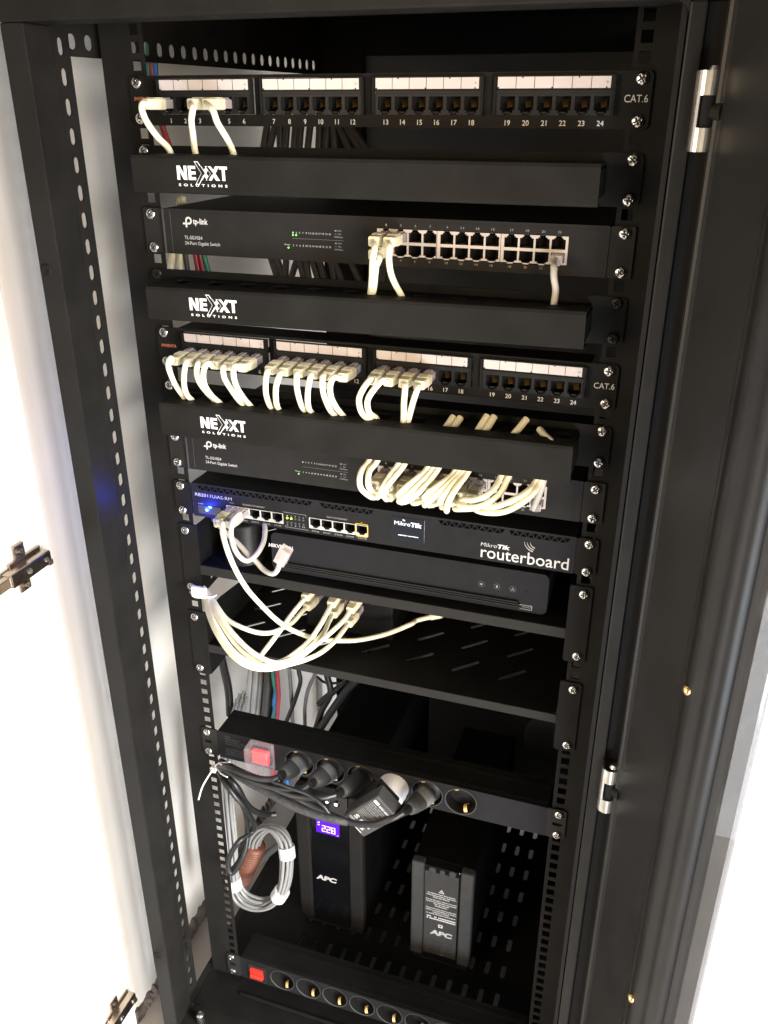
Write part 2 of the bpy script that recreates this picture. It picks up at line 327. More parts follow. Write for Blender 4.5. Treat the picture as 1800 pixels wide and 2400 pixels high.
CABLE = {
 'p1': [[1,[[-193.5,-44,-16.1],[-196.6,-52,-18],[-196.8,-54,-23],[-195.9,-50,-32.6],[-191.3,-42,-45.6],[-185.3,-34,-56.4]]],[4,[[-146.3,-44,-17.4],[-146.1,-52,-22.3],[-149.7,-50,-31.1],[-154,-42,-42.7],[-157.8,-34,-57.3]]],[5,[[-130.1,-44,-17.4],[-126.3,-52,-23.5],[-123.7,-50,-33.5],[-119.9,-42,-46.2],[-118.9,-34,-57.4]]]],
 'p2': [[1,[[-195.5,-44,-249.2],[-195.4,-52.3,-251.3],[-197.3,-55.3,-256.9],[-196.3,-55,-265.9],[-194.5,-51.3,-278],[-192.9,-44.3,-289.9],[-192,-36,-301.8]]],[2,[[-177.4,-44,-249.4],[-177,-54,-253.4],[-179.3,-56,-264.1],[-182.1,-54,-278.9],[-184.3,-46,-291.5],[-185,-36,-300.4]]],[3,[[-164.1,-44,-250.7],[-163.6,-54,-253.6],[-164.7,-56,-260.7],[-164.4,-54,-271.6],[-161.8,-46,-284.9],[-155.6,-36,-300.2]]],[4,[[-150.1,-44,-249.8],[-153.4,-54,-252.7],[-157.3,-56,-262.1],[-158.2,-54,-275.2],[-156,-46,-288.6],[-151.7,-36,-300.5]]],[5,[[-135.5,-44,-250.7],[-135.5,-54,-255.2],[-133.9,-56,-265.4],[-128,-54,-277.8],[-125.6,-46,-289.8],[-123.3,-36,-300.9]]],[6,[[-120.5,-44,-249.9],[-122.2,-54,-252.6],[-123.6,-56,-260.3],[-122.3,-54,-273.1],[-119.5,-46,-287.7],[-116.4,-36,-300.1]]],[7,[[-88.3,-44,-252.9],[-87.2,-54,-254.8],[-88.8,-56,-265.2],[-90,-54,-278.2],[-91,-46,-291.8],[-91.6,-36,-301.1]]],[8,[[-73.5,-44,-254.3],[-73.7,-54,-256.3],[-77.6,-56,-268.2],[-79.7,-54,-281.3],[-82.7,-46,-292.3],[-84.8,-36,-301.1]]],[9,[[-56.6,-44,-251],[-55.8,-54,-254.6],[-55.8,-56,-264.7],[-54.9,-54,-277.4],[-55,-46,-290.8],[-55.3,-36,-299.3]]],[10,[[-42.6,-44,-252.1],[-41.2,-54,-254.6],[-43.5,-56,-266.2],[-45.6,-54,-279.1],[-48.1,-46,-291.5],[-49.2,-36,-299.2]]],[11,[[-27.9,-44,-250.1],[-28.8,-54,-254.7],[-28.6,-56,-266.1],[-26.3,-54,-278.5],[-24.3,-46,-291.7],[-21.4,-36,-300.8]]],[12,[[-13,-44,-250.8],[-17.4,-54,-254.3],[-20.8,-56,-262.7],[-20.5,-54,-275.2],[-17.9,-46,-288.3],[-15,-36,-299.4]]],[13,[[20.4,-44,-251.5],[19.2,-52.3,-253.1],[13.5,-55.3,-260.7],[8.2,-55,-272.8],[8.9,-51.3,-286.5],[13.3,-44.3,-295.6],[18.7,-36,-299.6]]],[14,[[36.1,-44,-250],[31.8,-54,-252.3],[23.1,-56,-262.2],[16.4,-54,-274.1],[15.2,-46,-288.4],[18.7,-36,-296.8]]],[15,[[51.7,-44,-252.4],[53.8,-54.5,-256.1],[53.1,-55,-270],[50.7,-48,-286.7],[46.7,-36,-301.1]]],[16,[[66.2,-44,-253.6],[66.4,-54.5,-255.8],[62.7,-55,-267.3],[57.4,-48,-282.4],[51.1,-36,-300.6]]]],
 's1': [[1,[[21.8,-40,-131.2],[22.8,-50,-134.2],[21.7,-52,-142.4],[19.6,-48,-157.5],[16.4,-42,-169.6],[13.5,-36,-178.8]]],[2,[[27.1,-40,-139.4],[26.2,-46,-142.2],[22.8,-46,-150.4],[20.8,-44,-161.7],[18.3,-40,-171.7],[15.7,-36,-178.7]]],[3,[[35.3,-40,-128.8],[36.7,-50,-132.3],[36.9,-52,-141.6],[37.1,-48,-153.8],[39,-42,-164.6],[44.6,-36,-178.7]]],[24,[[178.4,-24,-138.9],[178.6,-30,-145.5],[180,-34,-153.8],[182.3,-34,-164.3],[181.6,-34,-178.2]]]],
 's2': [[2,[[14.6,-48,-339.2],[11.4,-58,-344.6],[11.7,-66,-351.4],[13.5,-66,-360.6],[17.9,-58,-370.4],[21.2,-44,-377.2]]],[1,[[22.7,-48,-338.8],[19.6,-58,-343.5],[20.6,-66,-350.2],[21.5,-66,-357.6],[22.3,-58,-364.6],[21.8,-44,-365.4]]],[4,[[44.8,-48,-339.1],[40.2,-58,-347],[36.2,-66,-355.6],[33.7,-66,-362.9],[34.1,-58,-369.4],[35.6,-44,-372.5]]],[3,[[50.6,-48,-339],[45.6,-58,-346.3],[40.4,-66,-353.7],[37.4,-66,-360.4],[37.2,-58,-362.6],[35.2,-44,-363.5]]],[5,[[74.3,-48,-339.6],[67.2,-58,-345.9],[59,-66,-353],[52.5,-66,-360.8],[49.4,-58,-365.9],[47.6,-44,-363.1]]],[6,[[79.6,-48,-339.2],[73.2,-58,-347.5],[65,-66,-356.5],[55.6,-66,-366],[50,-58,-372.2],[52.4,-44,-376.6]]],[7,[[85,-48,-338.8],[79.1,-58,-348],[73.3,-66,-354.8],[62.8,-66,-365.6],[51.9,-58,-372.6],[62.2,-44,-372.6]]],[8,[[100.9,-48,-341],[92.1,-58,-347.4],[83.9,-66,-353.3],[78.2,-66,-360.9],[76.6,-58,-367.1],[76.7,-44,-365.4]]],[9,[[105.6,-48,-339.5],[97.9,-58,-347.8],[89.8,-66,-356.1],[81.8,-66,-365.4],[76.1,-58,-372.2],[78.1,-44,-371.6]]],[10,[[109.1,-48,-339.3],[102.6,-58,-347.2],[96.8,-66,-355.8],[93.5,-66,-363],[92.7,-58,-367.3],[91.2,-44,-365.9]]],[11,[[114.3,-48,-338.8],[109.5,-58,-346.2],[104.9,-66,-354.6],[101.2,-66,-365],[98.2,-58,-375.3],[98.6,-44,-373.7]]],[12,[[146.9,-48,-338.5],[143.8,-58,-345.1],[136.8,-66,-350.7],[125.7,-66,-356.5],[113.6,-58,-361.7],[106.6,-44,-361.8]]],[13,[[153.9,-48,-338.4],[149.8,-56.3,-349.2],[141,-63.3,-357.3],[128.3,-66,-363.8],[115.1,-63.3,-366],[107.9,-55.7,-365.4],[119.6,-44,-364.3]]],[14,[[179.7,-48,-339.4],[174.4,-58,-344.5],[163.6,-66,-351],[149.6,-66,-359.1],[135.8,-58,-366.5],[119.8,-44,-368.1]]],[15,[[183.9,-48,-338.9],[180.8,-56.3,-344.9],[172.1,-63.3,-353.4],[158.8,-66,-362.7],[143.9,-63.3,-368.5],[127.4,-55.7,-371.3],[119.9,-44,-370.6]]],[24,[[186.9,-46,-339.9],[184.1,-40,-351.9],[178.9,-24,-371.9]]]],
 'm3in': [[[84.8,-44,-297.7],[88.8,-30,-290.2]],[[116.4,-44,-297.7],[121.3,-30,-287.5]],[[148.1,-44,-298.4],[150.4,-37,-290.8],[156.5,-30,-287.2]],[[190.7,-44,-289.9],[182.6,-30,-288.6]]],
 'rmain': [[-155,-45,-427],[-151.7,-55,-428.8],[-145.4,-66,-436.2],[-136.6,-74,-451.3],[-132.7,-70,-471.7],[-129.5,-60,-495.8],[-124.4,-46,-521.7],[-98.6,-38,-554.3],[-82.4,-10,-585.4],[-64.4,12,-601.9],[-45.6,30,-611],[-26.7,44,-613.6],[-0.7,56,-607.7],[26.4,64,-593.7],[31.5,76,-593.9],[47.9,80,-587.9]],
 'rgrey': [[-130.7,-36,-418.8],[-133,-48,-417.6],[-136.8,-56,-422.6],[-140.1,-58,-437.5],[-138.5,-56,-457.1],[-134.4,-50,-471.4],[-129.2,-44,-476.5],[-122.4,-36,-471.4],[-118.8,-26,-461.6],[-122.8,-12,-454.7],[-129,0,-452.3],[-136.2,14,-450.8]],
 'rloose': [[-200.5,10,-461],[-180.3,-14,-454.3],[-167.5,-20,-460.5],[-150.4,-26,-467.6],[-134.3,-34,-474.7],[-123.7,-38,-479],[-112.2,-44,-483.9],[-101.5,-50,-484.3],[-94.4,-52,-482.4],[-89.8,-52,-476.7],[-87.6,-50,-468.4]],
 'rloose_tip': [[-87.6,-50,-468.4],[-81.8,-52,-455.8],[-75.2,-54,-445]],
 'bund': [['top1',[[-95.9,30,-559.4],[-96.7,18,-560.7],[-103.9,0,-571.3],[-107.5,-25,-578.9],[-113.1,-45,-587.8],[-119.2,-60,-595],[-129.8,-70,-592.4],[-143.5,-70,-584.6],[-162.6,-60,-576.5],[-185.2,-40,-567],[-203.8,-16,-559.5]]],['low1',[[-98.8,40,-579.4],[-100.4,28,-579.2],[-102.2,5,-580.3],[-104.7,-15,-576.6],[-113.7,-30,-576.3],[-125,-42,-571.3],[-142.8,-46,-565.6],[-164.7,-40,-562.9],[-182.6,-28,-557.9],[-199.5,-12,-556.3]]],['top2',[[-62.1,30,-562.5],[-62.5,18,-566.6],[-64.8,0,-574.4],[-69.6,-20,-583.5],[-74.4,-45,-584.1],[-84.8,-60,-588.9],[-98.4,-70,-590],[-116.6,-70,-587.9],[-136.7,-66,-581],[-159.3,-54,-568.7],[-181.4,-36,-559.2],[-203.4,-12,-557]]],['low2',[[-64.4,40,-583.1],[-64.1,26,-584.4],[-62.2,5,-586.4],[-64,-20,-585.4],[-70.3,-45,-586.3],[-79.6,-62,-587.2],[-91.6,-72,-585.6],[-109.8,-74,-579.2],[-132,-68,-571.1],[-157.3,-54,-562.1],[-183.3,-32,-555.7],[-202.7,-12,-556.8]]],['top3',[[-37.5,30,-565.5],[-41,18,-572.6],[-50.6,0,-580.9],[-59.8,-20,-586.1],[-68.9,-42,-589.5],[-77.9,-60,-590.5],[-90.8,-74,-588.7],[-107.4,-80,-586.9],[-127.9,-78,-583.6],[-148.4,-68,-579.2],[-173.1,-50,-567.8],[-194.4,-26,-559.8],[-204.1,-12,-555.5]]],['low3',[[-44.7,40,-592.1],[-45.2,26,-592.6],[-48.7,5,-596.3],[-55.9,-20,-597.8],[-66.4,-42,-596],[-78,-60,-592.8],[-91.8,-78,-590],[-108.4,-84,-589.3],[-127.5,-82,-587],[-149.2,-70,-584.3],[-175.3,-50,-576],[-199.6,-24,-569.9],[-209.4,-10,-559.3]]]],
 'plugpos': [[-95.1,40,-562.5],[-96.3,50,-581.4],[-61.7,40,-564.1],[-63.2,50,-584.7],[-35.4,40,-563.8],[-38.7,50,-586.3]],
 'pw': [[1,[[-100.7,-62,-762.5],[-108.1,-66,-764.7],[-123.6,-66,-768.3],[-148.6,-60,-773.5],[-174.4,-48,-780.9],[-208.6,-22,-807.7]]],[2,[[-60.3,-62,-763.1],[-68.2,-68,-766.4],[-84.5,-72,-769.5],[-106.7,-70,-773.4],[-135.6,-62,-779.8],[-169.9,-46,-791.5],[-206.8,-20,-812.7]]],[3,[[-25.8,-62,-768.6],[-36.5,-70,-768.3],[-54,-76,-769.4],[-78.3,-76,-771.9],[-116,-66,-774.8],[-158.6,-46,-785.7],[-206,-18,-804.7]]],[5,[[59.6,-62,-770.1],[48.9,-70,-774.4],[28,-76,-785],[2.3,-80,-786.9],[-25,-80,-783.4],[-66.3,-76,-775.6],[-119.3,-60,-781],[-168.6,-40,-789.9],[-208.3,-16,-805.8]]],['adapter',[[-1.7,-70,-802.6],[-15,-76,-793.8],[-25,-80,-783.4],[-34.5,-80,-771.9],[-52.9,-78,-762.5],[-78.7,-74,-762.9],[-96.9,-70,-764.5],[-133.6,-56,-776.2],[-170.8,-36,-791.3],[-208.3,-14,-806.1]]]],
 'loom': [[-207.6,-20,-808.7],[-177.8,-40,-795],[-141.9,-58,-786.9],[-110.5,-70,-783.2],[-86,-78,-782.2],[-64.1,-82,-784],[-39.2,-84,-784.7],[-19.5,-84,-784.8],[-3.5,-80,-787.6]],
 'drop': [[[-211.8,-16,-827.6],[-197,-30,-826.7],[-182.6,-34,-839.2],[-172.9,-30,-857.8],[-172.5,-20,-880.2],[-171.9,-10,-903],[-175.3,-0,-924.9],[-179.3,0,-936.5],[-184,-10,-937.4],[-189.6,-20,-938.6],[-196.5,-25,-950.1],[-202.7,-28,-966.1],[-204.7,-30,-983.3],[-200.6,-30,-992.5],[-194.6,-26,-986.5],[-186.6,-20,-968.8],[-183.2,-14,-954],[-183,-8,-940.4],[-186.4,0,-931.1]],[[-207.6,-16,-827.6],[-190.9,-24,-826.6],[-180.7,-24,-839.1],[-177.6,-16,-865.8],[-174,-4,-890.4],[-169.5,10,-909.5],[-164.3,24,-922.8],[-156.6,30,-925.3]],[[-206,-16,-833.1],[-192,-26,-839.5],[-179,-26,-856],[-176.4,-20,-876.5],[-180.4,-10,-904.4],[-184.2,-4,-929.1],[-186.8,-4,-949.4],[-190.4,-8,-966.3],[-197.6,-14,-986.6],[-206.4,-20,-999.6]]],
 'tie': [[[-213.8,-24,-812.3],[-209.5,-26,-804.6],[-198.1,-30,-794.3],[-180.2,-40,-780]],[[-212.9,-24,-811.1],[-214.2,-34,-812.6],[-222,-44,-829.2],[-226.3,-50,-847.5]],[[-209.8,-26,-807.6],[-197.6,-36,-806.1],[-184.4,-42,-803.8]],[[-199.8,-34,-791.5],[-190.3,-38,-791.1]]],
 'coil': [[-246.4,70,-852.6],[-250.4,70,-885.7],[-254.4,70,-926.3],[-254.9,66,-976.9],[-253,60,-1033.6],[-251.8,56,-1079.6],[-249.7,52,-1116.1],[-240.2,50,-1137.5],[-222.8,48,-1144],[-203.5,48,-1141.4],[-183.8,48,-1128],[-169.6,50,-1108.6],[-162,54,-1083.9],[-160,60,-1057.7],[-161.5,66,-1034.5],[-169,72,-1017.6],[-181.6,78,-1009.4],[-197.5,82,-1012],[-213.4,86,-1028.7],[-228.9,92,-1056.8],[-238.8,98,-1086.6]],
 'conduit': [[-229.6,96,-1072.7],[-241.2,100,-1105.9],[-256.7,106,-1141.7],[-272.7,112,-1178.6]],
 'greytails': [[[-190.2,110,-1066.1],[-217.1,112,-1097.8],[-245.4,114,-1136.8],[-265.5,116,-1173.9],[-281.4,118,-1217]],[[-198.7,116,-1082.1],[-226.3,118,-1119],[-249.5,120,-1153.7],[-265.6,122,-1186.7]]],
 'tape': [[[-243,52,-1121.9]],[[-160.2,64,-1038.4]],[[-187.6,56,-1108.4]]],
 'bg': {'black_thick':[[-262,96.4,-714.3],[-262,102.8,-750.1],[-262,109.9,-792.9],[-262,107.8,-836.1]],'cream':[[[-239.6,150,-776.7],[-252.4,150,-865.2]],[[-230.6,150,-774.7],[-243.1,150,-862.9]],[[-227.1,155,-780],[-236.5,155,-865]]],'dark':[[[-210.4,140,-768.8],[-221.3,140,-849.9]],[[-209.8,145,-772.1],[-219,145,-855.9]]],'colour':[[[-198.6,130,-754],[-197.9,130,-775.4],[-194.4,130,-807.6],[-202.5,130,-840.5]],[[-194.9,130,-753.1],[-192.8,130,-779.7],[-199.7,130,-814.4],[-197.4,130,-839.2]],[[-190.7,128,-750.8],[-190.5,128,-777.7],[-190.5,128,-799.6],[-195.2,128,-838.6]]],'grey':[[[-230.8,250,-848.1],[-230.1,250,-887.5],[-230.1,250,-944]],[[-209.6,240,-836.4],[-207.9,240,-857],[-220.7,240,-899.7],[-235,240,-937.7]],[[-210.1,300,-886.6],[-222.6,300,-918.1],[-229.9,300,-955.4],[-231.3,300,-988.8]],[[-177.7,280,-865.4],[-173.2,280,-898.3],[-189.6,280,-937.1],[-200.8,280,-975.5]],[[-194.8,280,-925.6],[-174.7,280,-901.8],[-141.3,280,-866.1]],[[-187.8,270,-964.5],[-168.7,270,-927.6],[-140.4,270,-877.2],[-126.8,270,-858.8]],[[-214.8,320,-901.4],[-199.5,320,-910.6],[-174,320,-906.2]]]},
 'socket': [[-384,699.4,-1200.5],[-384,692.3,-1282.4],[-384,838.6,-1390],[-384,842.9,-1317.5]],
 'bundleTop': [[[-186.5,180,-42.5],[-191.6,180,-62]],[[-176.9,180,-42.4],[-183.9,180,-62.7]],[[-170.2,180,-42.4],[-171.3,180,-62.5]],[[-161.6,180,-42.3],[-164.6,180,-63.3]],[[-151.1,180,-42.3],[-154,180,-63.1]],[[-144.5,180,-42.2],[-147.4,180,-63]],[[-133.3,180,-42.1],[-136.9,180,-62.9]],[[-122.1,180,-42.1],[-123.7,180,-62.7]],[[-112.8,180,-42],[-115.3,180,-62.6]],[[-105.4,180,-41.9],[-104.1,180,-62.5]],[[-98.1,180,-41.9],[-87.5,180,-63]],[[-89,180,-41.8],[-74.7,180,-62.9]],[[-81.8,180,-44.9],[-67.5,180,-62.8]]],
 'bundleMid': [[[-189.3,180,-189.7],[-183.6,180,-207.7]],[[-181.8,180,-189.3],[-175.3,180,-207.8]],[[-170.3,180,-190],[-172.6,180,-208.3]],[[-156.8,180,-189.3],[-164.5,180,-208.4]],[[-152.2,180,-190.2],[-148.2,180,-208.1]],[[-144.1,180,-189.8],[-141.5,180,-207.7]],[[-135.5,180,-189.4],[-129.5,180,-208.3]],[[-126.2,180,-190.1],[-120.2,180,-208.9]],[[-111.7,180,-189.3],[-108.3,180,-208.3]],[[-106.5,180,-189.1],[-97.8,180,-208.9]],[[-85.7,180,-189.2],[-75.7,180,-208.8]],[[-44.9,180,-187],[-47.5,180,-209.5]]],
 'leftcol': [[[-302.8,135,36.2],[-306.2,135,10.7]],[[-298.9,135,36.2],[-300.7,135,10.6]],[[-294.7,135,36.1],[-296.4,135,10.6]],[[-247.6,60,-38.9],[-245.4,60,-58.1]],[[-249.2,60,-37.5],[-242.4,60,-56.6]]],
 'leftmid': [[[-250.8,60,-166.7],[-255.8,60,-184.4]],[[-241.1,60,-166.2],[-244.2,60,-184.6]],[[-222.9,60,-166.2],[-221,60,-184.2]],[[-217.2,60,-165.9],[-214.4,60,-184.6]],[[-212.5,60,-166.5],[-208.6,60,-184.3]],[[-235.3,60,-166],[-234.4,60,-184.1]]],
}

# row heights of the screws, measured
ROW = dict(p1t=0, p1b=-31.1, m1t=-60.2, m1b=-91.7, s1t=-118.6, s1b=-151.1, m2t=-177.6, m2b=-209.4, p2t=-239.1, p2b=-270.3,
           m3t=-297.3, m3b=-329.2, s2t=-356.8, s2b=-387.9, rt=-417.0, rb=-448.2, h1t=-474.9, h1b=-551.1, h2t=-594.7, h2b=-670.7,
           dt=-774.0, db=-805.6, et=-1209.9, eb=-1241.7)

# ------------------------------------------------------------------ setting
b = MB(); b.add([(-4000, -4000, -1350), (4500, -4000, -1350), (4500, 4000, -1350), (-4000, 4000, -1350)], [(0, 1, 2, 3)], M['floor'])
struct(b.build('floor'))
b = MB()
b.box(-505, -385, -600, 1700, -1350, 1300, M['wall'])
tag(b.build('side_wall'), 'off white plaster wall seen through the open left side of the rack', 'wall')
b = MB(); b.box(310, 3000, 650, 1599, -1350, 1300, M['wallr'])
tag(b.build('right_wall'), 'bright white wall right of the rack, blown out beyond the glass door', 'wall')
b = MB(); b.box(-385, 310, 1600, 1700, -1350, 1300, M['wall'])
tag(b.build('back_wall'), 'white wall far behind the rack, glimpsed between its cables', 'wall')
# broken, unfinished plaster edge along the foot of the side wall
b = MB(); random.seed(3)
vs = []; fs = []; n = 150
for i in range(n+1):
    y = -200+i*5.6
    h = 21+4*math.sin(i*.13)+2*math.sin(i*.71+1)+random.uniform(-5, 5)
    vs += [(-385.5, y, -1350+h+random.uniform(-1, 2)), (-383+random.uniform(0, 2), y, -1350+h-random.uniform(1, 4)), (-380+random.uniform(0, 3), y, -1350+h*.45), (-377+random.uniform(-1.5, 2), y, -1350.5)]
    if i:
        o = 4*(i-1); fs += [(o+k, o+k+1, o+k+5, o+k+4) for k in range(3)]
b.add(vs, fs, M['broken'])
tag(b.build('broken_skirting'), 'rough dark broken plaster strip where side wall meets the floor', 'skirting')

b = MB(); random.seed(9); b.tube([(380+14*i, 640+random.uniform(-4, 4), -1292+random.uniform(-5, 5)) for i in range(9)], 7, M['bgdark'], 8, 4)
tag(b.build('wall_cable'), 'dark knotted line along the foot of the wall behind the door glass', 'cable')
b = MB(); b.box(-348, -330, -420, -120, -1349, 700, M['whitepanel'], 1.0)
tag(b.build('wardrobe_board'), 'overexposed white furniture panel standing left of the rack', 'panel')

# ------------------------------------------------------------------ the cabinet
cab = thing('server_rack', (0, 250, -1350), 'tall black metal server rack with perforated rails and its glass door open', 'server rack')
P = M['powder']; PD = M['powder_dk']
b = MB()
b.box(-299, -275.5, -100, -62, -1330, 44.5, M['post'], 1.6)
b.build('front_post', cab)
b = MB(); b.box(264.5, 276, -100, -62, -1330, 44.5, M['post'], 1.6); b.box(276.2, 301, -93, -62, -1330, 44.5, PD, 1)
b.box(259.5, 263.5, -96, -62, -1330, 44.5, PD)
b.build('front_post', cab)
b = MB(); b.box(-299, 301, -101, -62, 44.6, 150, P, 2.0)
# rounded inner corner of the opening
b.prism([(264.6, 44.6), (264.6, 34)]+[(254.6+10*math.cos(math.radians(a)), 34.6+10*math.sin(math.radians(a))) for a in range(0, 91, 15)], -99.5, -62, P)
b.build('top_beam', cab)
b = MB(); b.box(-299, 288, -100, -30, -1330, -1262, P, 1.6); b.build('bottom_beam', cab)
for z in (-162, -1111):
    b = MB(); b.lathe([(6.5, 0), (6.5, 0.6), (5.5, 1.4), (3.0, 1.7), (2.2, 0.9)], P, (-291, -100, z), n=20)
    b.build('plug_button', cab)
# perforated side frame on the left
b = MB()
holes = [rrect(-50.3, -41.8, z-7.6, z+7.6, 4.2) for z in [29.1-25.17*k for k in range(52)] if z-8 > -1252]
b.plate([rect(-62, -33.5, -1254, 70)]+holes, 2, P, YZ(-282))
b.box(-299, -276, -62, -60.4, -1254, 44, P)
b.tube([(-279.2, -62.4, -1250), (-279.2, -62.4, 40)], 1.5, M['edge_glint'], 8, 1)  # lip added along the bend to carry its highlight
b.build('perforated_strip', cab)
b = MB()
b.plate([rect(-33.4, 575, 21.5, 92.4)]+[rrect(y-6.4, y+6.4, 27.3, 40.5, 5) for y in [-28.1+25*k for k in range(24)]], 2, P, YZ(-282))
b.build('perforated_rail', cab)
b = MB(); b.box(-284, -272, -62, 575, -1330, -1255.5, P, 1); b.box(-300, -284.2, -62, 575, -1330, -1290, P, 1); b.build('lower_side_rail', cab)
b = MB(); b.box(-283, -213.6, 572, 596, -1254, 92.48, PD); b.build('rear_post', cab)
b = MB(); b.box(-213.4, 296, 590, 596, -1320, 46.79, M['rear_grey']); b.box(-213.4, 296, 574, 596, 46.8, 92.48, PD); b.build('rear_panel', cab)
b = MB(); b.lathe([(62, 0), (62, 6), (56, 12), (30, 15), (2, 16)], M['rear_grey'], (172, 589.8, -1148), n=40); b.build('cable_entry_cap', cab)
b = MB(); b.box(297, 300.5, -61, 596, -1330, 92, M['panelgrey']); b.build('side_panel', cab)
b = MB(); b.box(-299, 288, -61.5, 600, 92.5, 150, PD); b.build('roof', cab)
# rails with square holes
def rail(x0, x1, hx, y0=0.4, m=P):
    b = MB(); zs = sorted(44.46-14.82*k for k in range(89)); h = 4.6; xl, xr = hx-4.7, hx+4.7; y1 = y0+2
    for y in (y0, y1):
        for p, q in ((x0, xl), (xr, x1)): b.add([(p, y, -1268), (q, y, -1268), (q, y, 60), (p, y, 60)], [(0, 1, 2, 3)], m)
        cuts = [-1268]+[v for z in zs for v in (z-h, z+h)]+[60]
        for k in range(0, len(cuts), 2): b.add([(xl, y, cuts[k]), (xr, y, cuts[k]), (xr, y, cuts[k+1]), (xl, y, cuts[k+1])], [(0, 1, 2, 3)], m)
    for z in zs:
        q = [(xl, z-h), (xr, z-h), (xr, z+h), (xl, z+h)]
        for i in range(4):
            (ax, az), (bx_, bz) = q[i], q[(i+1) % 4]
            b.add([(ax, y0, az), (bx_, y0, bz), (bx_, y1, bz), (ax, y1, az)], [(0, 1, 2, 3)], m)
    for x in (x0, x1): b.add([(x, y0, -1268), (x, y1, -1268), (x, y1, 60), (x, y0, 60)], [(0, 1, 2, 3)], m)
    return b
b = rail(-270.3, -223.5, -232.5); b.box(-270.3, -268.3, 2.6, 40, -1268, 60, P)
b.build('mounting_rail', cab)
b = rail(223.5, 259.3, 232.5); b.build('mounting_rail', cab)
# perforated floor of the cabinet
b = MB()
hs = []
for i in range(14):
    x = -160+25*i
    for j in range(9):
        y = 91+50*j
        if x < 185: hs.append(rrect(x-3.8, x+3.8, y-12, y+12, 3.7, 3))
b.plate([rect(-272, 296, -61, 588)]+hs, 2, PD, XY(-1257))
b.box(-210, 215, -28, -24, -1255, -1250, PD, 1)
b.build('base_tray', cab)
b = MB(); b.cyl((-247, -81, -1262), (-247, -81, -1244), 5.6, M['steel'], n=14); b.lathe([(5.6, 0), (4.6, 1.5), (1, 1.8)], M['steel'], (-247, -81, -1244), (0, 0, 1), 14)
b.build('levelling_bolt', cab)

# open door on the right
H = Vector((288.5, -107, 0)); ph = math.radians(64); dv = Vector((math.cos(ph), -math.sin(ph), 0)); nv = Vector((-math.sin(ph), -math.cos(ph), 0))
def D(s_, t_, z): q = H+dv*s_+nv*t_; return (q.x, q.y, z)
def door_strip(b, prof, m, z0=-1290, z1=92, smooth=False):
    n = len(prof)
    vs = [D(s_, t_, z0) for s_, t_ in prof]+[D(s_, t_, z1) for s_, t_ in prof]
    b.add(vs, [(i, i+1, n+i+1, n+i) for i in range(n-1)], m, smooth)
door = MB(); door_strip(door, [(1, -24), (1, -1), (2.5, 1.4), (6, 1.6), (8, 0), (12, -1), (86, -1), (90, 0.6), (94, 0.8), (95.2, -1.5), (95.3, -24), (1, -24)], M['doorpaint'])
door = door.build('door', cab)
b = MB(); door_strip(b, [(96.2, -6), (96.8, 0), (100, 2.2), (106, 3.2), (112, 2.4), (118, 0.2), (124, -0.8), (128, -0.4), (133, -3), (137, -8), (137, -24), (96.2, -24), (96.2, -6)], M['doorpaint'], smooth=True)
b.build('glazing_trim', door)
b = MB(); door_strip(b, [(137.4, -13), (172, -13), (172.6, -15.5), (172, -18), (137.4, -18), (137.4, -13)], M['tint'])
b.build('door_glass', door)
for z in (-430, -788):
    b = MB(); q = D(104.5, 3.0, z)
    b.lathe([(4.6, 0), (4.6, 0.8), (3.6, 2.6), (2.2, 3.4), (1, 3.6)], M['brass'], q, nv, 18); b.build('brass_screw', door)
def hinge(zt, zb):
    b = MB(); st = M['steel']; h = zt-zb
    def arc(z0, z1, a0, a1):
        pr = [(283.2+8.4*math.cos(math.radians(a)), -108-8.4*math.sin(math.radians(a))) for a in range(a0, a1+1, 15)]
        n = len(pr)
        inner = [(283.2+(x-283.2)*.8, -108+(y+108)*.8) for x, y in pr]
        ring = pr+inner[::-1]
        k = len(ring)
        b.add([(x, y, z0) for x, y in ring]+[(x, y, z1) for x, y in ring],
              [tuple(range(k)), tuple(range(2*k-1, k-1, -1))]+[(i, (i+1) % k, k+(i+1) % k, k+i) for i in range(k)], st, False)
    arc(zt-h*.30, zt, 0, 180); arc(zb, zb+h*.30, 0, 180); arc(zb+h*.30, zt-h*.30, 120, 180)
    b.box(274.8, 277, -108, -99.6, zb, zt, st)
    o = b.build('hinge', cab)
    b = MB(); b.cyl((284, -108, zb+h*.31), (284, -108, zt-h*.31), 6.2, M['powder_dk'], n=18)
    b.cyl((288, -110, zb+h*.5), (295, -113, zb+h*.5), 5, P, 6.5, n=16); b.build('knuckle', o)
    b = MB(); b.cyl((286, -108, zt+.1), (286, -108, zt+3), 4.4, st, 2.6, n=16); b.build('pin', o)
hinge(2, -48.5); hinge(-599, -651)

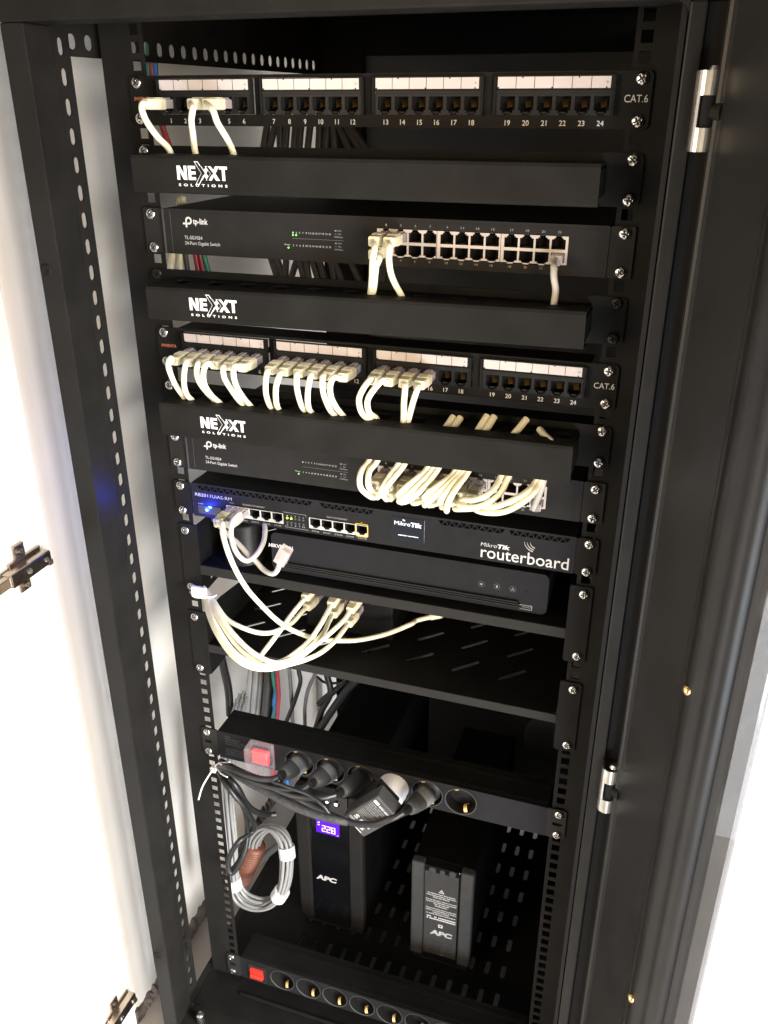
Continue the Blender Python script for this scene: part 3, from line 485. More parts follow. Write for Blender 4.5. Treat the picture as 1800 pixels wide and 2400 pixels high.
# ------------------------------------------------------------------ shared parts
def screw_mesh(m, mr):
    b = MB(); N = 22; R = 5.3
    idx = {}; vs = []; fs = []; fm = []
    def hgt(x, z):
        r = math.hypot(x, z)
        h = 2.9*math.sqrt(max(0, 1-(r/R)**2))**0.8+0.5
        if (abs(x) < .62 and abs(z) < 2.9) or (abs(z) < .62 and abs(x) < 2.9): h -= 1.3
        return h
    rings = [0.0, .5, .9, 1.4, 1.9, 2.4, 2.9, 3.4, 3.9, 4.4, 4.8, 5.1, 5.3]; n = 48
    vs = [(0, -hgt(0, 0), 0)]
    for r in rings[1:]:
        for i in range(n):
            t = 2*math.pi*i/n; x, z = r*math.cos(t), r*math.sin(t); vs.append((x, -hgt(x, z), z))
    k = len(rings)-1
    f1 = [(0, 1+i, 1+(i+1) % n) for i in range(n)]
    f2 = [(1+(j-1)*n+i, 1+(j-1)*n+(i+1) % n, 1+j*n+(i+1) % n, 1+j*n+i) for j in range(1, k) for i in range(n)]
    bright, dark = [], []
    for f in f1+f2:
        cx = sum(vs[i][0] for i in f)/len(f); cz = sum(vs[i][2] for i in f)/len(f)
        (dark if (abs(cx) < .7 and abs(cz) < 2.8) or (abs(cz) < .7 and abs(cx) < 2.8) else bright).append(f)
    b.add(vs, bright, m, True); b.add(vs, dark, mr, False)
    rim = [(R*math.cos(2*math.pi*i/n), 0.0, R*math.sin(2*math.pi*i/n)) for i in range(n)]+[(R*math.cos(2*math.pi*i/n), -.5, R*math.sin(2*math.pi*i/n)) for i in range(n)]
    b.add(rim, [(i, (i+1) % n, n+(i+1) % n, n+i) for i in range(n)], m, True)
    return b
SC = {}
def screw(parent, x, y, z, kind='chrome'):
    a = random.uniform(0, 90)
    if kind not in SC:
        mm = (M['chrome'], M['chrome_dk']) if kind == 'chrome' else (M['darkscrew'], M['gap'])
        o = screw_mesh(*mm).build('screw', None, (0, 0, 0)); SC[kind] = o
    else:
        o = SC[kind].copy(); col.objects.link(o)
    o.parent = parent; o.location = (Vector((x, y, z))-Vector(parent['_o']))*S
    o.rotation_euler = (0, math.radians(a), 0)
    return o
def ears(parent, zt, zb, m, y=-2, x_in=219, x_out=241.2, rad=3):
    for sg in (-1, 1):
        b = MB(); a, c = sorted((sg*x_in, sg*x_out))
        b.plate([rrect(a, c, zb, zt, rad, 3)], 2, m, XZ(y)); b.build('mounting_ear', parent)

# RJ45 plug with boot, pointing along -y from its socket face at (0,0,0)
def plug_bm(bm_, tip):
    b = MB()
    b.box(-5.6, 5.6, -16, 4, -3.9, 3.9, tip, .5)
    b.box(-2.6, 2.6, -15, 2, 3.9, 5.4, tip, .4)
    # moulded boot, tapering, with grip ribs
    secs = [(-13, 6.2, 4.9), (-24, 6.2, 4.9), (-26, 5.9, 4.7), (-34, 5.2, 4.6), (-35.5, 4.9, 4.4), (-36, 3.2, 3.2)]
    vs = []
    for y, hx, hz in secs:
        for (x, z) in rrect(-hx, hx, -hz, hz, min(1.7, hz*.45), 3): vs.append((x, y, z))
    n = 16
    fs = [(k*n+i, k*n+(i+1) % n, (k+1)*n+(i+1) % n, (k+1)*n+i) for k in range(len(secs)-1) for i in range(n)]
    fs += [tuple(range(n)), tuple(range((len(secs)-1)*n, len(secs)*n))[::-1]]
    b.add(vs, fs, bm_, False)
    for k in range(6): b.box(-5.0, 5.0, -16.5-k*1.9, -15.5-k*1.9, 4.7, 5.5, bm_, .3)
    return b
PL = {}
def plug(parent, at, kind='cream', rot=None):
    if kind not in PL:
        mm = (M['boot'], M['clearplug']) if kind == 'cream' else (M['greyboot'], M['clearplug'])
        PL[kind] = plug_bm(*mm).build('plug', None, (0, 0, 0)); o = PL[kind]
    else:
        o = PL[kind].copy(); col.objects.link(o)
    o.parent = parent; o.location = (Vector(at)-Vector(parent['_o']))*S
    if rot: o.rotation_euler = rot
    return o
def cord_thing(label, at, pts, kind='cream', group=None, r=2.95, rot=None, extra=None, name='patch_cable', cat='network cable'):
    t = thing(name, at, label, cat, group)
    plug(t, at, 'cream' if kind == 'cream' else 'grey', rot)
    b = MB(); b.tube(pts, r, M['cream'] if kind == 'cream' else M['greycable'], 10, 7); b.build('cord', t)
    return t

# ------------------------------------------------------------------ patch panels
PORTX = [-199.0+15.45*k for k in range(6)]+[-91.2+15.52*k for k in range(6)]+[17.3+15.5*k for k in range(6)]+[125.8+15.44*k for k in range(6)]
GX = [(-209.3, -109.2), (-102.3, -1.8), (5.8, 105.4), (113.5, 213.5)]
PORT_P = {}
def jack(parent, at):
    if 'k' not in PORT_P:
        b = MB()
        x0, x1, z0, z1, d = -6.2, 6.2, -5.9, 6.1, 11
        b.add([(x0, -.2, z0), (x1, -.2, z0), (x1, -.2, z1), (x0, -.2, z1), (x0, d, z0), (x1, d, z0), (x1, d, z1), (x0, d, z1)],
              [(0, 1, 5, 4), (1, 2, 6, 5), (2, 3, 7, 6), (3, 0, 4, 7), (4, 5, 6, 7)], M['void'])
        for i in range(8):
            x = -3.3+i*.94
            b.cyl((x, 9.5, 4.2), (x*.55+1.6, 1.6, -2.6+.12*i), .2, M['gold'], n=5)
        b.box(-2.8, 2.8, -.1, 10, -8.0, -5.9, M['void'])
        o = b.build('port', None, (0, 0, 0)); PORT_P['k'] = o
    else:
        o = PORT_P['k'].copy(); col.objects.link(o)
    o.parent = parent; o.location = (Vector(at)-Vector(parent['_o']))*S
    return o
def patch_panel(zt, zb, label, orange):
    zc = (zt+zb)/2
    t = thing('patch_bay', (0, 0, zc-22), label, 'patch panel', 'patch panels in the rack')
    b = MB()
    wins = [rect(a, c, zc-12.3+.5, zc+18.6) for a, c in GX]
    b.plate([rrect(-241.2, 241.2, zc-21.6, zc+21.4, 4, 3)]+wins, 2.0, P, XZ(-2.2))
    b.box(-216, 216, -.1, 30, zc+20, zc+21.4, PD)
    b.build('faceplate', t)
    for gi, (a, c) in enumerate(GX):
        b = MB()
        holes = []
        for k in range(6):
            x = PORTX[gi*6+k]
            z0, z1 = zc-8.9, zc+3.0
            holes.append([(x-6.2, z1), (x-6.2, z0+1.2), (x-4.4, z0+1.2), (x-4.4, z0-.9), (x-2.8, z0-.9), (x-2.8, z0-2.4), (x+2.8, z0-2.4), (x+2.8, z0-.9), (x+4.4, z0-.9), (x+4.4, z0+1.2), (x+6.2, z0+1.2), (x+6.2, z1)])
        b.plate([rect(a+.4, c-.4, zc-11.5, zc+18.3)]+holes, 2.4, M['plastic'], XZ(-6.0))
        b.box(a+.4, a+2.2, -8.0, -6.0, zc-11.5, zc+18.3, P, .3); b.box(c-2.2, c-.4, -8.0, -6.0, zc-11.5, zc+18.3, P, .3)
        b.box(a+2.3, c-2.3, -7.4, -6.0, zc+5.2, zc+7.6, M['plastic'], .4)
        b.box(a+.5, c-.5, -3.5, 18, zc-11.4, zc-11.0, M['void']); b.box(a+.5, c-.5, -3.5, 18, zc+3.6, zc+4.0, M['void'])
        mod = b.build('port_block', t)
        b = MB(); lx0, lx1 = a+3.4, c-4.6; z0, z1 = zc+8.8, zc+17.4
        b.box(lx0, lx1, -6.7, -6.05, z0, z1, M['label'])
        w = (lx1-lx0)/6
        for k in range(1, 6): b.box(lx0+w*k-.22, lx0+w*k+.22, -6.85, -6.7, z0, z1, M['plastic'])
        for k, up in ((1.35, 1), (2.95, 0), (4.35, 1), (5.8, 0), (0.05, 0)):
            b.box(lx0+w*k-.6, lx0+w*k+.6, -6.9, -6.7, (z1-1.0) if up else z0, z1 if up else z0+1.0, M['plastic'])
        b.prism([(lx1-3.4, z0+3.2), (lx1-1.2, z0+4.4), (lx1-3.4, z0+5.6)], -6.85, -6.7, M['print_g'])
        b.build('label_strip', mod)
        for k in range(6): jack(t, (PORTX[gi*6+k], -6.0+2.45, zc-2.9))
    b = MB()
    for k in range(24):
        b.text(str(k+1), PORTX[k]-3, PORTX[k]+3, zc-19.4, 4.1, -2.45, M['print'], .012, centre=True)
    b.build('port_numbers', t)
    b = MB()
    b.text('CAT.6', 220.2, 238.8, zc-1.7, 5.6, -2.45, M['print'])
    b.build('lettering', t)
    b = MB(); b.text('INVENTA', -237.5, -219, zc+.2, 2.9, -2.45, M['print_o'], .05, .2); b.build('maker_name', t)
    for sx in (-232.5, 232.5):
        for z in (zt, zb): screw(t, sx, -2.2, z)
    return zc
zc1 = patch_panel(0, -31.1, 'upper black 24 port patch panel with three cream cables at its left end', True)
zc2 = patch_panel(-239.1, -270.3, 'lower black 24 port patch panel with sixteen cream cables plugged in', True)

# ------------------------------------------------------------------ cable managers
def manager(zt, zb, label, tilt, cz, dark=False, ch=33.5):
    zc = (zt+zb)/2
    t = thing('cable_manager', (0, 0, zc-22), label, 'cable manager', 'horizontal cable managers')
    b = MB(); b.plate([rrect(-241.2, 241.2, zc-21.5, zc+21.0, 5, 3)], 1.8, P, XZ(-2)); b.build('back_plate', t)
    # slotted trays, top and bottom, like fingers
    for nm, z in (('top_tray', cz+ch/2-4.2), ('bottom_tray', cz-ch/2+5.5)):
        b = MB(); hs = []
        for k in range(12):
            x = -190+35.2*k
            hs.append(rrect(x-8.5, x+8.5, -50, -14, 3, 2))
        b.plate([rect(-211, 211, -54, -2.1)]+hs, 1.6, PD, XY(z)); b.build(nm, t)
    # snap-on cover
    mx = Matrix.Translation((0, 0, cz)) @ Matrix.Rotation(-tilt, 4, 'Y') @ Matrix.Translation((0, 0, -cz))
    prof = [(-40, ch/2-3.0), (-40, ch/2), (-53.5, ch/2), (-57.0, ch/2-.9), (-58, ch/2-3.5), (-58, -ch/2+3.5), (-57, -ch/2+.9), (-53.5, -ch/2), (-40, -ch/2), (-40, -ch/2+1.6), (-53, -ch/2+1.6), (-56.2, -ch/2+4), (-56.2, ch/2-4), (-53, ch/2-3.0)]
    n = len(prof)
    b = MB(); xs = [-212.2, -211.4, 211.8, 212.6]
    vs = []
    for i, x in enumerate(xs):
        k = .985 if i in (0, 3) else 1
        vs += [tuple(mx @ Vector((x, -49+(y+49)*k, cz+z*k))) for y, z in prof]
    b.add(vs, [(i*n+j, i*n+(j+1) % n, (i+1)*n+(j+1) % n, (i+1)*n+j) for i in range(3) for j in range(n)]+[tuple(range(n)), tuple(range(3*n, 4*n))[::-1]], P)
    for sx in (-1, 1): b.box(sx*211-1.2, sx*211+1.2, -55, -2, cz-ch/2+6, cz+ch/2-6, PD, 0, 2, None)
    cov = b.build('cover', t)
    # logo printed on the cover
    b = MB(); y = -58.12
    fr = lambda u, v: tuple(mx @ Vector((u, y, v)))
    fr2 = lambda u, v: tuple(mx @ Vector((u, y-.06, v)))
    fr3 = lambda u, v: tuple(mx @ Vector((u, y-.12, v)))
    z0 = cz-4.3; h = 12.0
    L = M['print_b']
    def poly(pts, f, m): b.add([f(*p) for p in pts], [tuple(range(len(pts)))], m)
    def q(u, v): return (-164.5+u, z0+v*h)
    # N
    poly([q(0, 0), q(0, 1), q(3, 1), q(3, 0)], fr, L); poly([q(7.2, 0), q(7.2, 1), q(10.2, 1), q(10.2, 0)], fr, L); poly([q(0.2, 1), q(3.4, 1), q(10, 0), q(6.8, 0)], fr2, L)
    # E
    poly([q(11.6, 0), q(11.6, 1), q(14.6, 1), q(14.6, 0)], fr, L)
    for v in (0, .40, .79): poly([q(14.6, v), q(14.6, v+.21), q(19.2, v+.21), q(19.2, v)], fr, L)
    # X X
    def bar(x0, x1, w, f, m, v0=0, v1=1): poly([q(x0, v0), q(x0+w, v0), q(x1+w, v1), q(x1, v1)], f, m)
    bar(21.5, 30.5, 4.0, fr, L); bar(30.5, 21.5, 4.0, fr2, L)
    bar(31.0, 39.5, 4.0, fr, L); bar(39.5, 31.0, 4.0, fr2, L)
    # outlined chevrons over them
    def chev(x, wd, v0, v1, t_, f0, f1):
        vm = (v0+v1)/2; k = wd*.62
        pts = [q(x, v1), q(x+k, v1), q(x+k+wd, vm), q(x+k, v0), q(x, v0), q(x+wd, vm)]
        poly(pts, f0, L)
        cx = sum(p[0] for p in pts)/6; cz_ = sum(p[1] for p in pts)/6
        ins = [q(x+t_*1.6, v1-t_/h), q(x+k-t_*.6, v1-t_/h), q(x+k+wd-t_*1.25, vm), q(x+k-t_*.6, v0+t_/h), q(x+t_*1.6, v0+t_/h), q(x+wd+t_*.55, vm)]
        poly(ins, f1, P)
    chev(18.2, 6.6, -.32, 1.32, .7, fr2, fr3)
    chev(29.0, 5.2, 0.0, 1.0, .6, fr2, fr3)
    # T
    poly([q(43.2, .79), q(43.2, 1), q(51.2, 1), q(51.2, .79)], fr, L); poly([q(45.8, 0), q(45.8, .79), q(48.8, .79), q(48.8, 0)], fr, L)
    b.text('SOLUTIONS', -163.6, -114.0, z0-5.4, 2.1, y, L, .03, space=2.0, frame=lambda u, v: tuple(mx @ Vector((u, y, v))))
    b.build('logo', cov)
    for sx in (-232.5, 232.5):
        for z in (zt, zb): screw(t, sx, -2, z, 'dark' if dark else 'chrome')
    return t
manager(-60.2, -91.7, 'black cable manager bar right under the upper patch panel', 0.0, -76.6)
manager(-177.6, -209.4, 'black cable manager bar with black screws between upper switch and lower patch panel', 0.010, -193.6, True)
manager(-297.3, -329.2, 'black cable manager bar stuffed with cables under the lower patch panel', 0.006, -314.8, False, 37.0)

# ------------------------------------------------------------------ network switches
SWX = [17.9+14.1*k for k in range(4)]+[76.3+14.05*k for k in range(4)]+[135.3+14.05*k for k in range(4)]
SOCK = {}
def socket_rj(parent, at, flip, key='s', w=6.3, h=5.0):
    k = key+('f' if flip else '')
    if k not in SOCK:
        b = MB(); x0, x1, z0, z1, d = -w, w, -h, h, 12
        b.add([(x0, 0, z0), (x1, 0, z0), (x1, 0, z1), (x0, 0, z1), (x0, d, z0), (x1, d, z0), (x1, d, z1), (x0, d, z1)],
              [(0, 1, 5, 4), (1, 2, 6, 5), (2, 3, 7, 6), (3, 0, 4, 7), (4, 5, 6, 7)], M['void'])
        sg = -1 if flip else 1
        b.box(-2.6, 2.6, .2, 10, min(sg*h, sg*(h+2.1)), max(sg*h, sg*(h+2.1)), M['void'])
        for i in range(8): b.box(-3.3+i*.94-.14, -3.3+i*.94+.14, 3, 10, -sg*(h-.5)-.15, -sg*(h-.5)+.15, M['gold'])
        o = b.build('port', None, (0, 0, 0)); SOCK[k] = o
    else:
        o = SOCK[k].copy(); col.objects.link(o)
    o.parent = parent; o.location = (Vector(at)-Vector(parent['_o']))*S
    return o
def rj_hole(x, z, flip, w=6.15, h=4.85):
    """stepped opening; latch notch above (or below when flipped)"""
    sg = -1 if flip else 1
    pts = [(x-w, z-sg*h), (x+w, z-sg*h), (x+w, z+sg*(h-1.2)), (x+4.1, z+sg*(h-1.2)), (x+4.1, z+sg*h), (x+2.7, z+sg*h), (x+2.7, z+sg*(h+1.6)), (x-2.7, z+sg*(h+1.6)), (x-2.7, z+sg*h), (x-4.1, z+sg*h), (x-4.1, z+sg*(h-1.2)), (x-w, z+sg*(h-1.2))]
    return pts if sg > 0 else pts[::-1]
def net_switch(zt, zb, label, linked):
    zc = (zt+zb)/2
    t = thing('network_switch', (0, 0, zc-22), label, 'network switch', 'rack switches')
    G = M['swgrey']
    z0, z1 = zc-21.6, zc+22
    b = MB()
    b.plate([rrect(-218.4, 220.4, z0, z1, 1.2, 2), rect(8.4, 186.2, zc-12.9, zc+12.3)], 2.2, G, XZ(-3))
    b.box(-218.2, 220.2, 16, 200, z0+.2, z1-.2, G, .6)
    b.box(-218.2, 220.2, -.8, 16, z1-1.4, z1-.2, G); b.box(-218.2, 220.2, -.8, 16, z0+.2, z0+1.4, G)
    b.box(-218.2, -217, -.8, 16, z0+.2, z1-.2, G); b.box(219, 220.2, -.8, 16, z0+.2, z1-.2, G)
    # fine seams near both ends of the front and along its top
    for x in (-210.5, 212.5): b.box(x-.15, x+.15, -3.12, -3.0, z0+2, z1-2, M['print_f'] if x < 0 else M['gap'])
    b.box(-210, 212, -3.1, -3.0, z1-3.2, z1-2.9, M['gap'])
    b.build('housing', t)
    for sg in (-1, 1):
        b = MB(); a, c = sorted((sg*220.9 if sg > 0 else -218.9, sg*241.6))
        b.plate([rrect(a, c, z0, z1, 1.5, 2)], 2, M['swgrey'], XZ(-2.4))
        if sg < 0: b.box(-219.0, -217.6, -5.0, -.4, z0, z1, M['plastic_g'], .3)
        b.build('mounting_ear', t)
    for k in range(3):
        a, c = [(9.0, 66.6), (67.2, 125.9), (126.4, 185.8)][k]
        b = MB(); hs = []
        for j in range(4):
            x = SWX[k*4+j]; hs += [rj_hole(x, zc+5.4, False), rj_hole(x, zc-7.0, True)]
        b.plate([rect(a, c, zc-12.4, zc+11.8)]+hs, 1.0, M['shield'], XZ(-3.6)); b.build('port_shield', t)
    for j in range(12):
        socket_rj(t, (SWX[j], -2.55, zc+5.4), False); socket_rj(t, (SWX[j], -2.55, zc-7.0), True)
    b = MB(); y = -3.12
    # company mark: ring with a stem and a short arm
    L = M['print']
    cx, cz = -189.8, zc+11.2
    ring = lambda r, a: (cx+r*math.cos(math.radians(a)), cz+r*math.sin(math.radians(a)))
    A = list(range(-90, 181, 15))
    for i in range(len(A)-1): b.add([(*[ring(3.7, A[i])[0]], y, ring(3.7, A[i])[1]), (ring(3.7, A[i+1])[0], y, ring(3.7, A[i+1])[1]), (ring(1.9, A[i+1])[0], y, ring(1.9, A[i+1])[1]), (ring(1.9, A[i])[0], y, ring(1.9, A[i])[1])], [(0, 1, 2, 3)], L)
    def rc(a, c, d, e, m=L, yy=y): b.add([(a, yy, d), (c, yy, d), (c, yy, e), (a, yy, e)], [(0, 1, 2, 3)], m)
    rc(cx-3.7, cx-1.9, cz-1.9, cz); rc(cx-6.6, cx-1.9, cz-3.7, cz-2.0); rc(cx-3.7, cx-1.9, cz-6.4, cz-3.7); rc(cx-1.6, cx, cz-3.7, cz-1.9)
    b.text('tp-link', -185.0, -168.4, zc+8.3, 5.2, y, L, .03)
    b.build('logo', t); b = MB()
    b.text('TL-SG1024', -196.0, -176.0, zc-6.6, 3.3, y, M['print'], .0)
    b.text('24-Port Gigabit Switch', -196.0, -156.6, zc-12.0, 3.3, y, M['print'], .0)
    b.build('model_name', t); b = MB()
    for i in range(12):
        x = -76.7+3.46*i
        for s_, z in ((str(2*i+1), zc+3.6), (str(2*i+2), zc-8.2)):
            w = 1.0 if len(s_) == 1 else 2.0
            b.text(s_, x-w/2, x+w/2, z, 1.7, y, M['print'])
    for i in range(34): rc(-77+1.55*i, -76.1+1.55*i, zc-1.05, zc-.8, M['print_g'])
    b.text('Power', -86, -80, zc-7.6, 1.4, y, M['print'])
    for z in (zc+7.3, zc-4.2):
        rc(-33.4, -31.8, z, z+1.1, M['print_g']); rc(-33.4, -31.8, z-3, z-1.9, M['print_f'])
        b.text('Link', -30.6, -26.6, z, 1.5, y, M['print_g']); b.text('Act', -30.2, -27, z-3, 1.5, y, M['print_g']); b.text('1000Mbps', -34.2, -25.2, z-5.8, 1.4, y, M['print_g'])
    b.build('indicator_legend', t); b = MB()
    for o_, z in ((1, zc+14.2), (2, zc-17.2)):
        for blk in range(3):
            b = MB()
            for j in range(4*blk, 4*blk+4):
                s_ = str(2*j+o_); w = 1.3 if len(s_) == 1 else 2.8
                b.text(s_, SWX[j]-w/2, SWX[j]+w/2, z, 2.0, y, M['print_g'])
            b.build('port_numbers', t)
    leds = [(-82, zc-9.8, 'led_g')]+[(x, zc+2.2, 'led_g') for x in linked]
    for x, z, mm in leds:
        b = MB(); b.cyl((x, -2.9, z), (x, -3.5, z), .75, M[mm], n=10); b.build('indicator_light', t)
    for sx in (-232.5, 232.5):
        for z in (zt, zb): screw(t, sx, -2.4, z)
    return zc
zs1 = net_switch(-118.6, -151.1, 'upper dark grey 24 port switch with three cream plugs and one grey', (-76.7, -73.3))
zs2 = net_switch(-356.8, -387.9, 'lower dark grey 24 port switch half hidden by looping cream cables', ())

# ------------------------------------------------------------------ router
zr = (ROW['rt']+ROW['rb'])/2
rt = thing('router', (0, 0, zr-21), 'black ten port rack router with a blue light and small screen', 'router')
z0, z1 = zr-20.4, zr+21.2
RB = M['router']
b = MB()
tri = []
def tris(x0, n):
    for i in range(n):
        x = x0+8.05*i
        tri.append([(x, zr+18.9), (x+6.9, zr+18.9), (x+3.45, zr+13.6)][::-1])
        if i < n-1: tri.append([(x+4.6, zr+13.4), (x+10.4, zr+13.4), (x+7.5, zr+17.6)])
tris(-211.6, 18); tris(-59.5, 8); tris(75.6, 9); tris(150.5, 8)
eth1 = [-167.2+14.05*k for k in range(5)]; eth2 = [-64.9+13.75*k for k in range(5)]
holes = tri+[rect(-175.0, -104.4, zr-15.0, zr+.2), rect(-73.0, -2.8, zr-15.0, zr+.2)]
b.plate([rrect(-218.4, 219.6, z0, z1, 1, 2)]+holes, 2.0, RB, XZ(-2.6))
b.box(-218.2, 219.4, 14, 150, z0+.2, z1-.2, RB, .5)
b.box(-218.2, 219.4, -.6, 14, z1-1.2, z1-.2, RB); b.box(-218.2, 219.4, -.6, 14, z0+.2, z0+1.2, RB)
b.box(-218.2, 219.4, 1.6, 2.0, zr+.8, z1-1.3, M['void'])
b.build('housing', rt)
ears(rt, z1, z0, P, -2.4, 219.9, 241.4)
for xs, nm in ((eth1, 0), (eth2, 1)):
    b = MB(); hs = [rj_hole(x, zr-6.4, True, 6.2, 4.9) for x in xs]
    b.plate([rect(xs[0]-7.4, xs[4]+7.2, zr-13.9, zr-.9)]+hs, .8, M['shield_g'], XZ(-3.0)); b.build('port_shield', rt)
    for x in xs: socket_rj(rt, (x, -2.15, zr-6.4), True, 'r', 6.3, 5.0)
b = MB()
for a in ((-17.6, -16.8, zr-13.8, zr+1.0), (-3.4, -2.5, zr-13.8, zr+1.0), (-17.6, -2.5, zr+.3, zr+1.0), (-16, -3.5, zr-14.9, zr-14.0)): b.box(a[0], a[1], -3.3, -3.0, a[2], a[3], M['yellow'])
b.prism([(-10.8, zr+1.9), (-9.4, zr+1.9), (-10.1, zr+3.1)], -3.0, -2.7, M['yellow'])
b.build('yellow_port_frame', rt)
b = MB(); b.box(-212.0, -181.5, -3.3, -2.6, zr-16.6, zr-5.4, M['gloss'], .4); b.build('usb_bay', rt)
b = MB(); b.lathe([(3.0, 0), (2.7, 1.2), (1.6, 1.9)], M['led_b'], (-199.3, -3.3, zr-9.6), n=16); b.lathe([(1.3, 0), (1.0, .5)], M['led_bw'], (-199.3, -5.2, zr-10.0), n=12); b.build('blue_light', rt)
pl = bpy.data.lights.new('blue_light_glow', 'POINT'); pl.energy = 0.18; pl.color = (0.02, 0.05, 1.0); pl.shadow_soft_size = 0.002
plo = bpy.data.objects.new('blue_light_glow', pl); col.objects.link(plo); plo.location = W((-199.5, -9, zr-9.4))
for i in range(5):
    for j in range(2):
        b = MB(); b.cyl((-98.8+4.9*i, -2.5, zr-5.7-5.3*j), (-98.8+4.9*i, -3.1, zr-5.7-5.3*j), 1.25, M['led_y'] if (j == 0 and i < 2) else M['led_off'], n=12); b.build('indicator_light', rt)
b = MB(); b.box(24.6, 61.2, -3.2, -2.6, zr-11.6, zr+15.8, M['screen'], .3); scr = b.build('screen', rt)
b = MB()
b.text('Mikro', 27.6, 45.4, zr+6.4, 4.6, -3.3, M['screen_t']); b.text('Tik', 45.8, 58.2, zr+6.4, 4.6, -3.3, M['screen_t'], .05, .15)
b.text('starting services', 31.8, 54.4, zr-5.9, 1.5, -3.3, M['screen_t'], .02)
for r in (1.6, 2.6):
    pr = [(37.0+r*math.cos(math.radians(a)), zr+11.0+r*math.sin(math.radians(a))) for a in range(20, 101, 20)]
    for p_, q_ in zip(pr, pr[1:]): b.cyl((p_[0], -3.35, p_[1]), (q_[0], -3.35, q_[1]), .22, M['screen_t'], n=5)
b.build('screen_text', scr)
b = MB(); y = -2.72; L = M['print_g']
b.text('RB2011UiAS-RM', -214.2, -167.2, zr+5.4, 4.0, y, M['print'], -.005)
b.build('model_name', rt); b = MB()
b.text('POE', -170, -165, zr+1.9, 1.7, y, L); b.text('GIGABIT ETHERNET', -154, -126, zr+2.2, 1.7, y, L); b.text('FAST ETHERNET', -50.5, -26.7, zr+2.2, 1.7, y, L)
b.text('USB', -211, -205, zr-4.6, 1.5, y, L); b.text('PWR', -190, -184, zr-18.6, 1.3, y, L)
for i in range(5):
    b.text('ETH%d' % (i+1), eth1[i]-4.2, eth1[i]+4.2, zr-18.0, 1.9, y, L); b.text('ETH%d' % (i+6), eth2[i]-4.4, eth2[i]+4.4+(1 if i == 4 else 0), zr-18.0, 1.9, y, L)
    b.text(str(i+1), -98.8+4.9*i-.7, -98.8+4.9*i+.7, zr-3.6, 1.7, y, L); w = .7 if i < 4 else 1.6; b.text(str(i+6), -98.8+4.9*i-w, -98.8+4.9*i+w, zr-15.2, 1.7, y, L)
def line(p0, p1, w=.22, m=L, yy=-2.75): b.cyl((p0[0], yy, p0[1]), (p1[0], yy, p1[1]), w, m, n=4)
line((-104, zr+1.2), (-76, zr+1.2)); line((-76, zr+1.2), (-76, zr-1.2)); line((-101.6, zr-17), (-73.5, zr-17)); line((-101.6, zr-17), (-101.6, zr-14.8))
b.build('port_legend', rt); b = MB()
b.text('Mikro', 122.4, 139.6, zr-4.2, 4.6, y, M['print'], -.008, .12); b.text('Tik', 140.0, 153.4, zr-4.2, 4.6, y, M['print'], .04, .2)
b.text('routerboard', 122.8, 214.2, zr-17.2, 13.8, y, M['print'], .004)
for r in (7.5, 10.6, 13.4):
    pr = [(181+r*math.cos(math.radians(a)), zr+8.2+r*.80*math.sin(math.radians(a))) for a in range(182, 262, 10)]
    for i_, (p_, q_) in enumerate(zip(pr, pr[1:])): line(p_, q_, .18+.07*i_, M['print'])
b.build('lettering', rt)
for sx in (-232.5, 232.5):
    for z in (ROW['rt'], ROW['rb']): screw(rt, sx, -2.4, z)

# ------------------------------------------------------------------ shelves
def shelf(zt, zb, zl0, zl1, label):
    t = thing('rack_shelf', (0, 200, zl0), label, 'shelf', 'cantilever shelves')
    b = MB()
    hs = []
    c45 = math.sqrt(.5)
    for i in range(8):
        for j in range(6):
            x = -186.5+57.2*i; y = 55.5+49.5*j
            if x > 190: continue
            hs.append([(x+(u+v)*c45, y+(u-v)*c45) for u, v in rrect(-19.5, 19.5, -2.6, 2.6, 2.5, 3)])
    b.plate([rect(-216, 216, 0, 360)]+hs, 1.6, PD, XY(zl1-1.6)); b.build('tray', t)
    b = MB(); b.box(-217.8, 218, -2.6, -.4, zl0, zl1+.2, M['panelgrey'], .7); b.build('front_lip', t)
    for sg in (-1, 1):
        b = MB(); a, c = sorted((sg*217.8, sg*241))
        b.plate([rrect(a, c, zb-8.5, zt+8.5, 3, 3)], 2, P, XZ(-2.2))
        # tapering gusset
        xx = -219.2 if sg < 0 else 217.8
        b.plate([[(0, zt+8), (0, zb-8), (14, zb-8), (300, zl0-1), (300, zl1+12), (40, zt+8)]]+([[(20, zl0-7), (20, zl0-20), (46, zl0-13), (46, zl0-2)][::-1]] if sg < 0 else []), 1.4, PD, YZ(xx))
        b.build('side_bracket', t)
        for z in (zt, zb): screw(t, sg*232.5, -2.2, z)
    return t
shelf(-474.9, -551.1, -532, -519.6, 'upper slotted black rack shelf carrying the video recorder')
shelf(-594.7, -670.7, -644, -632.8, 'lower slotted black rack shelf with cream cables hanging over its lip')

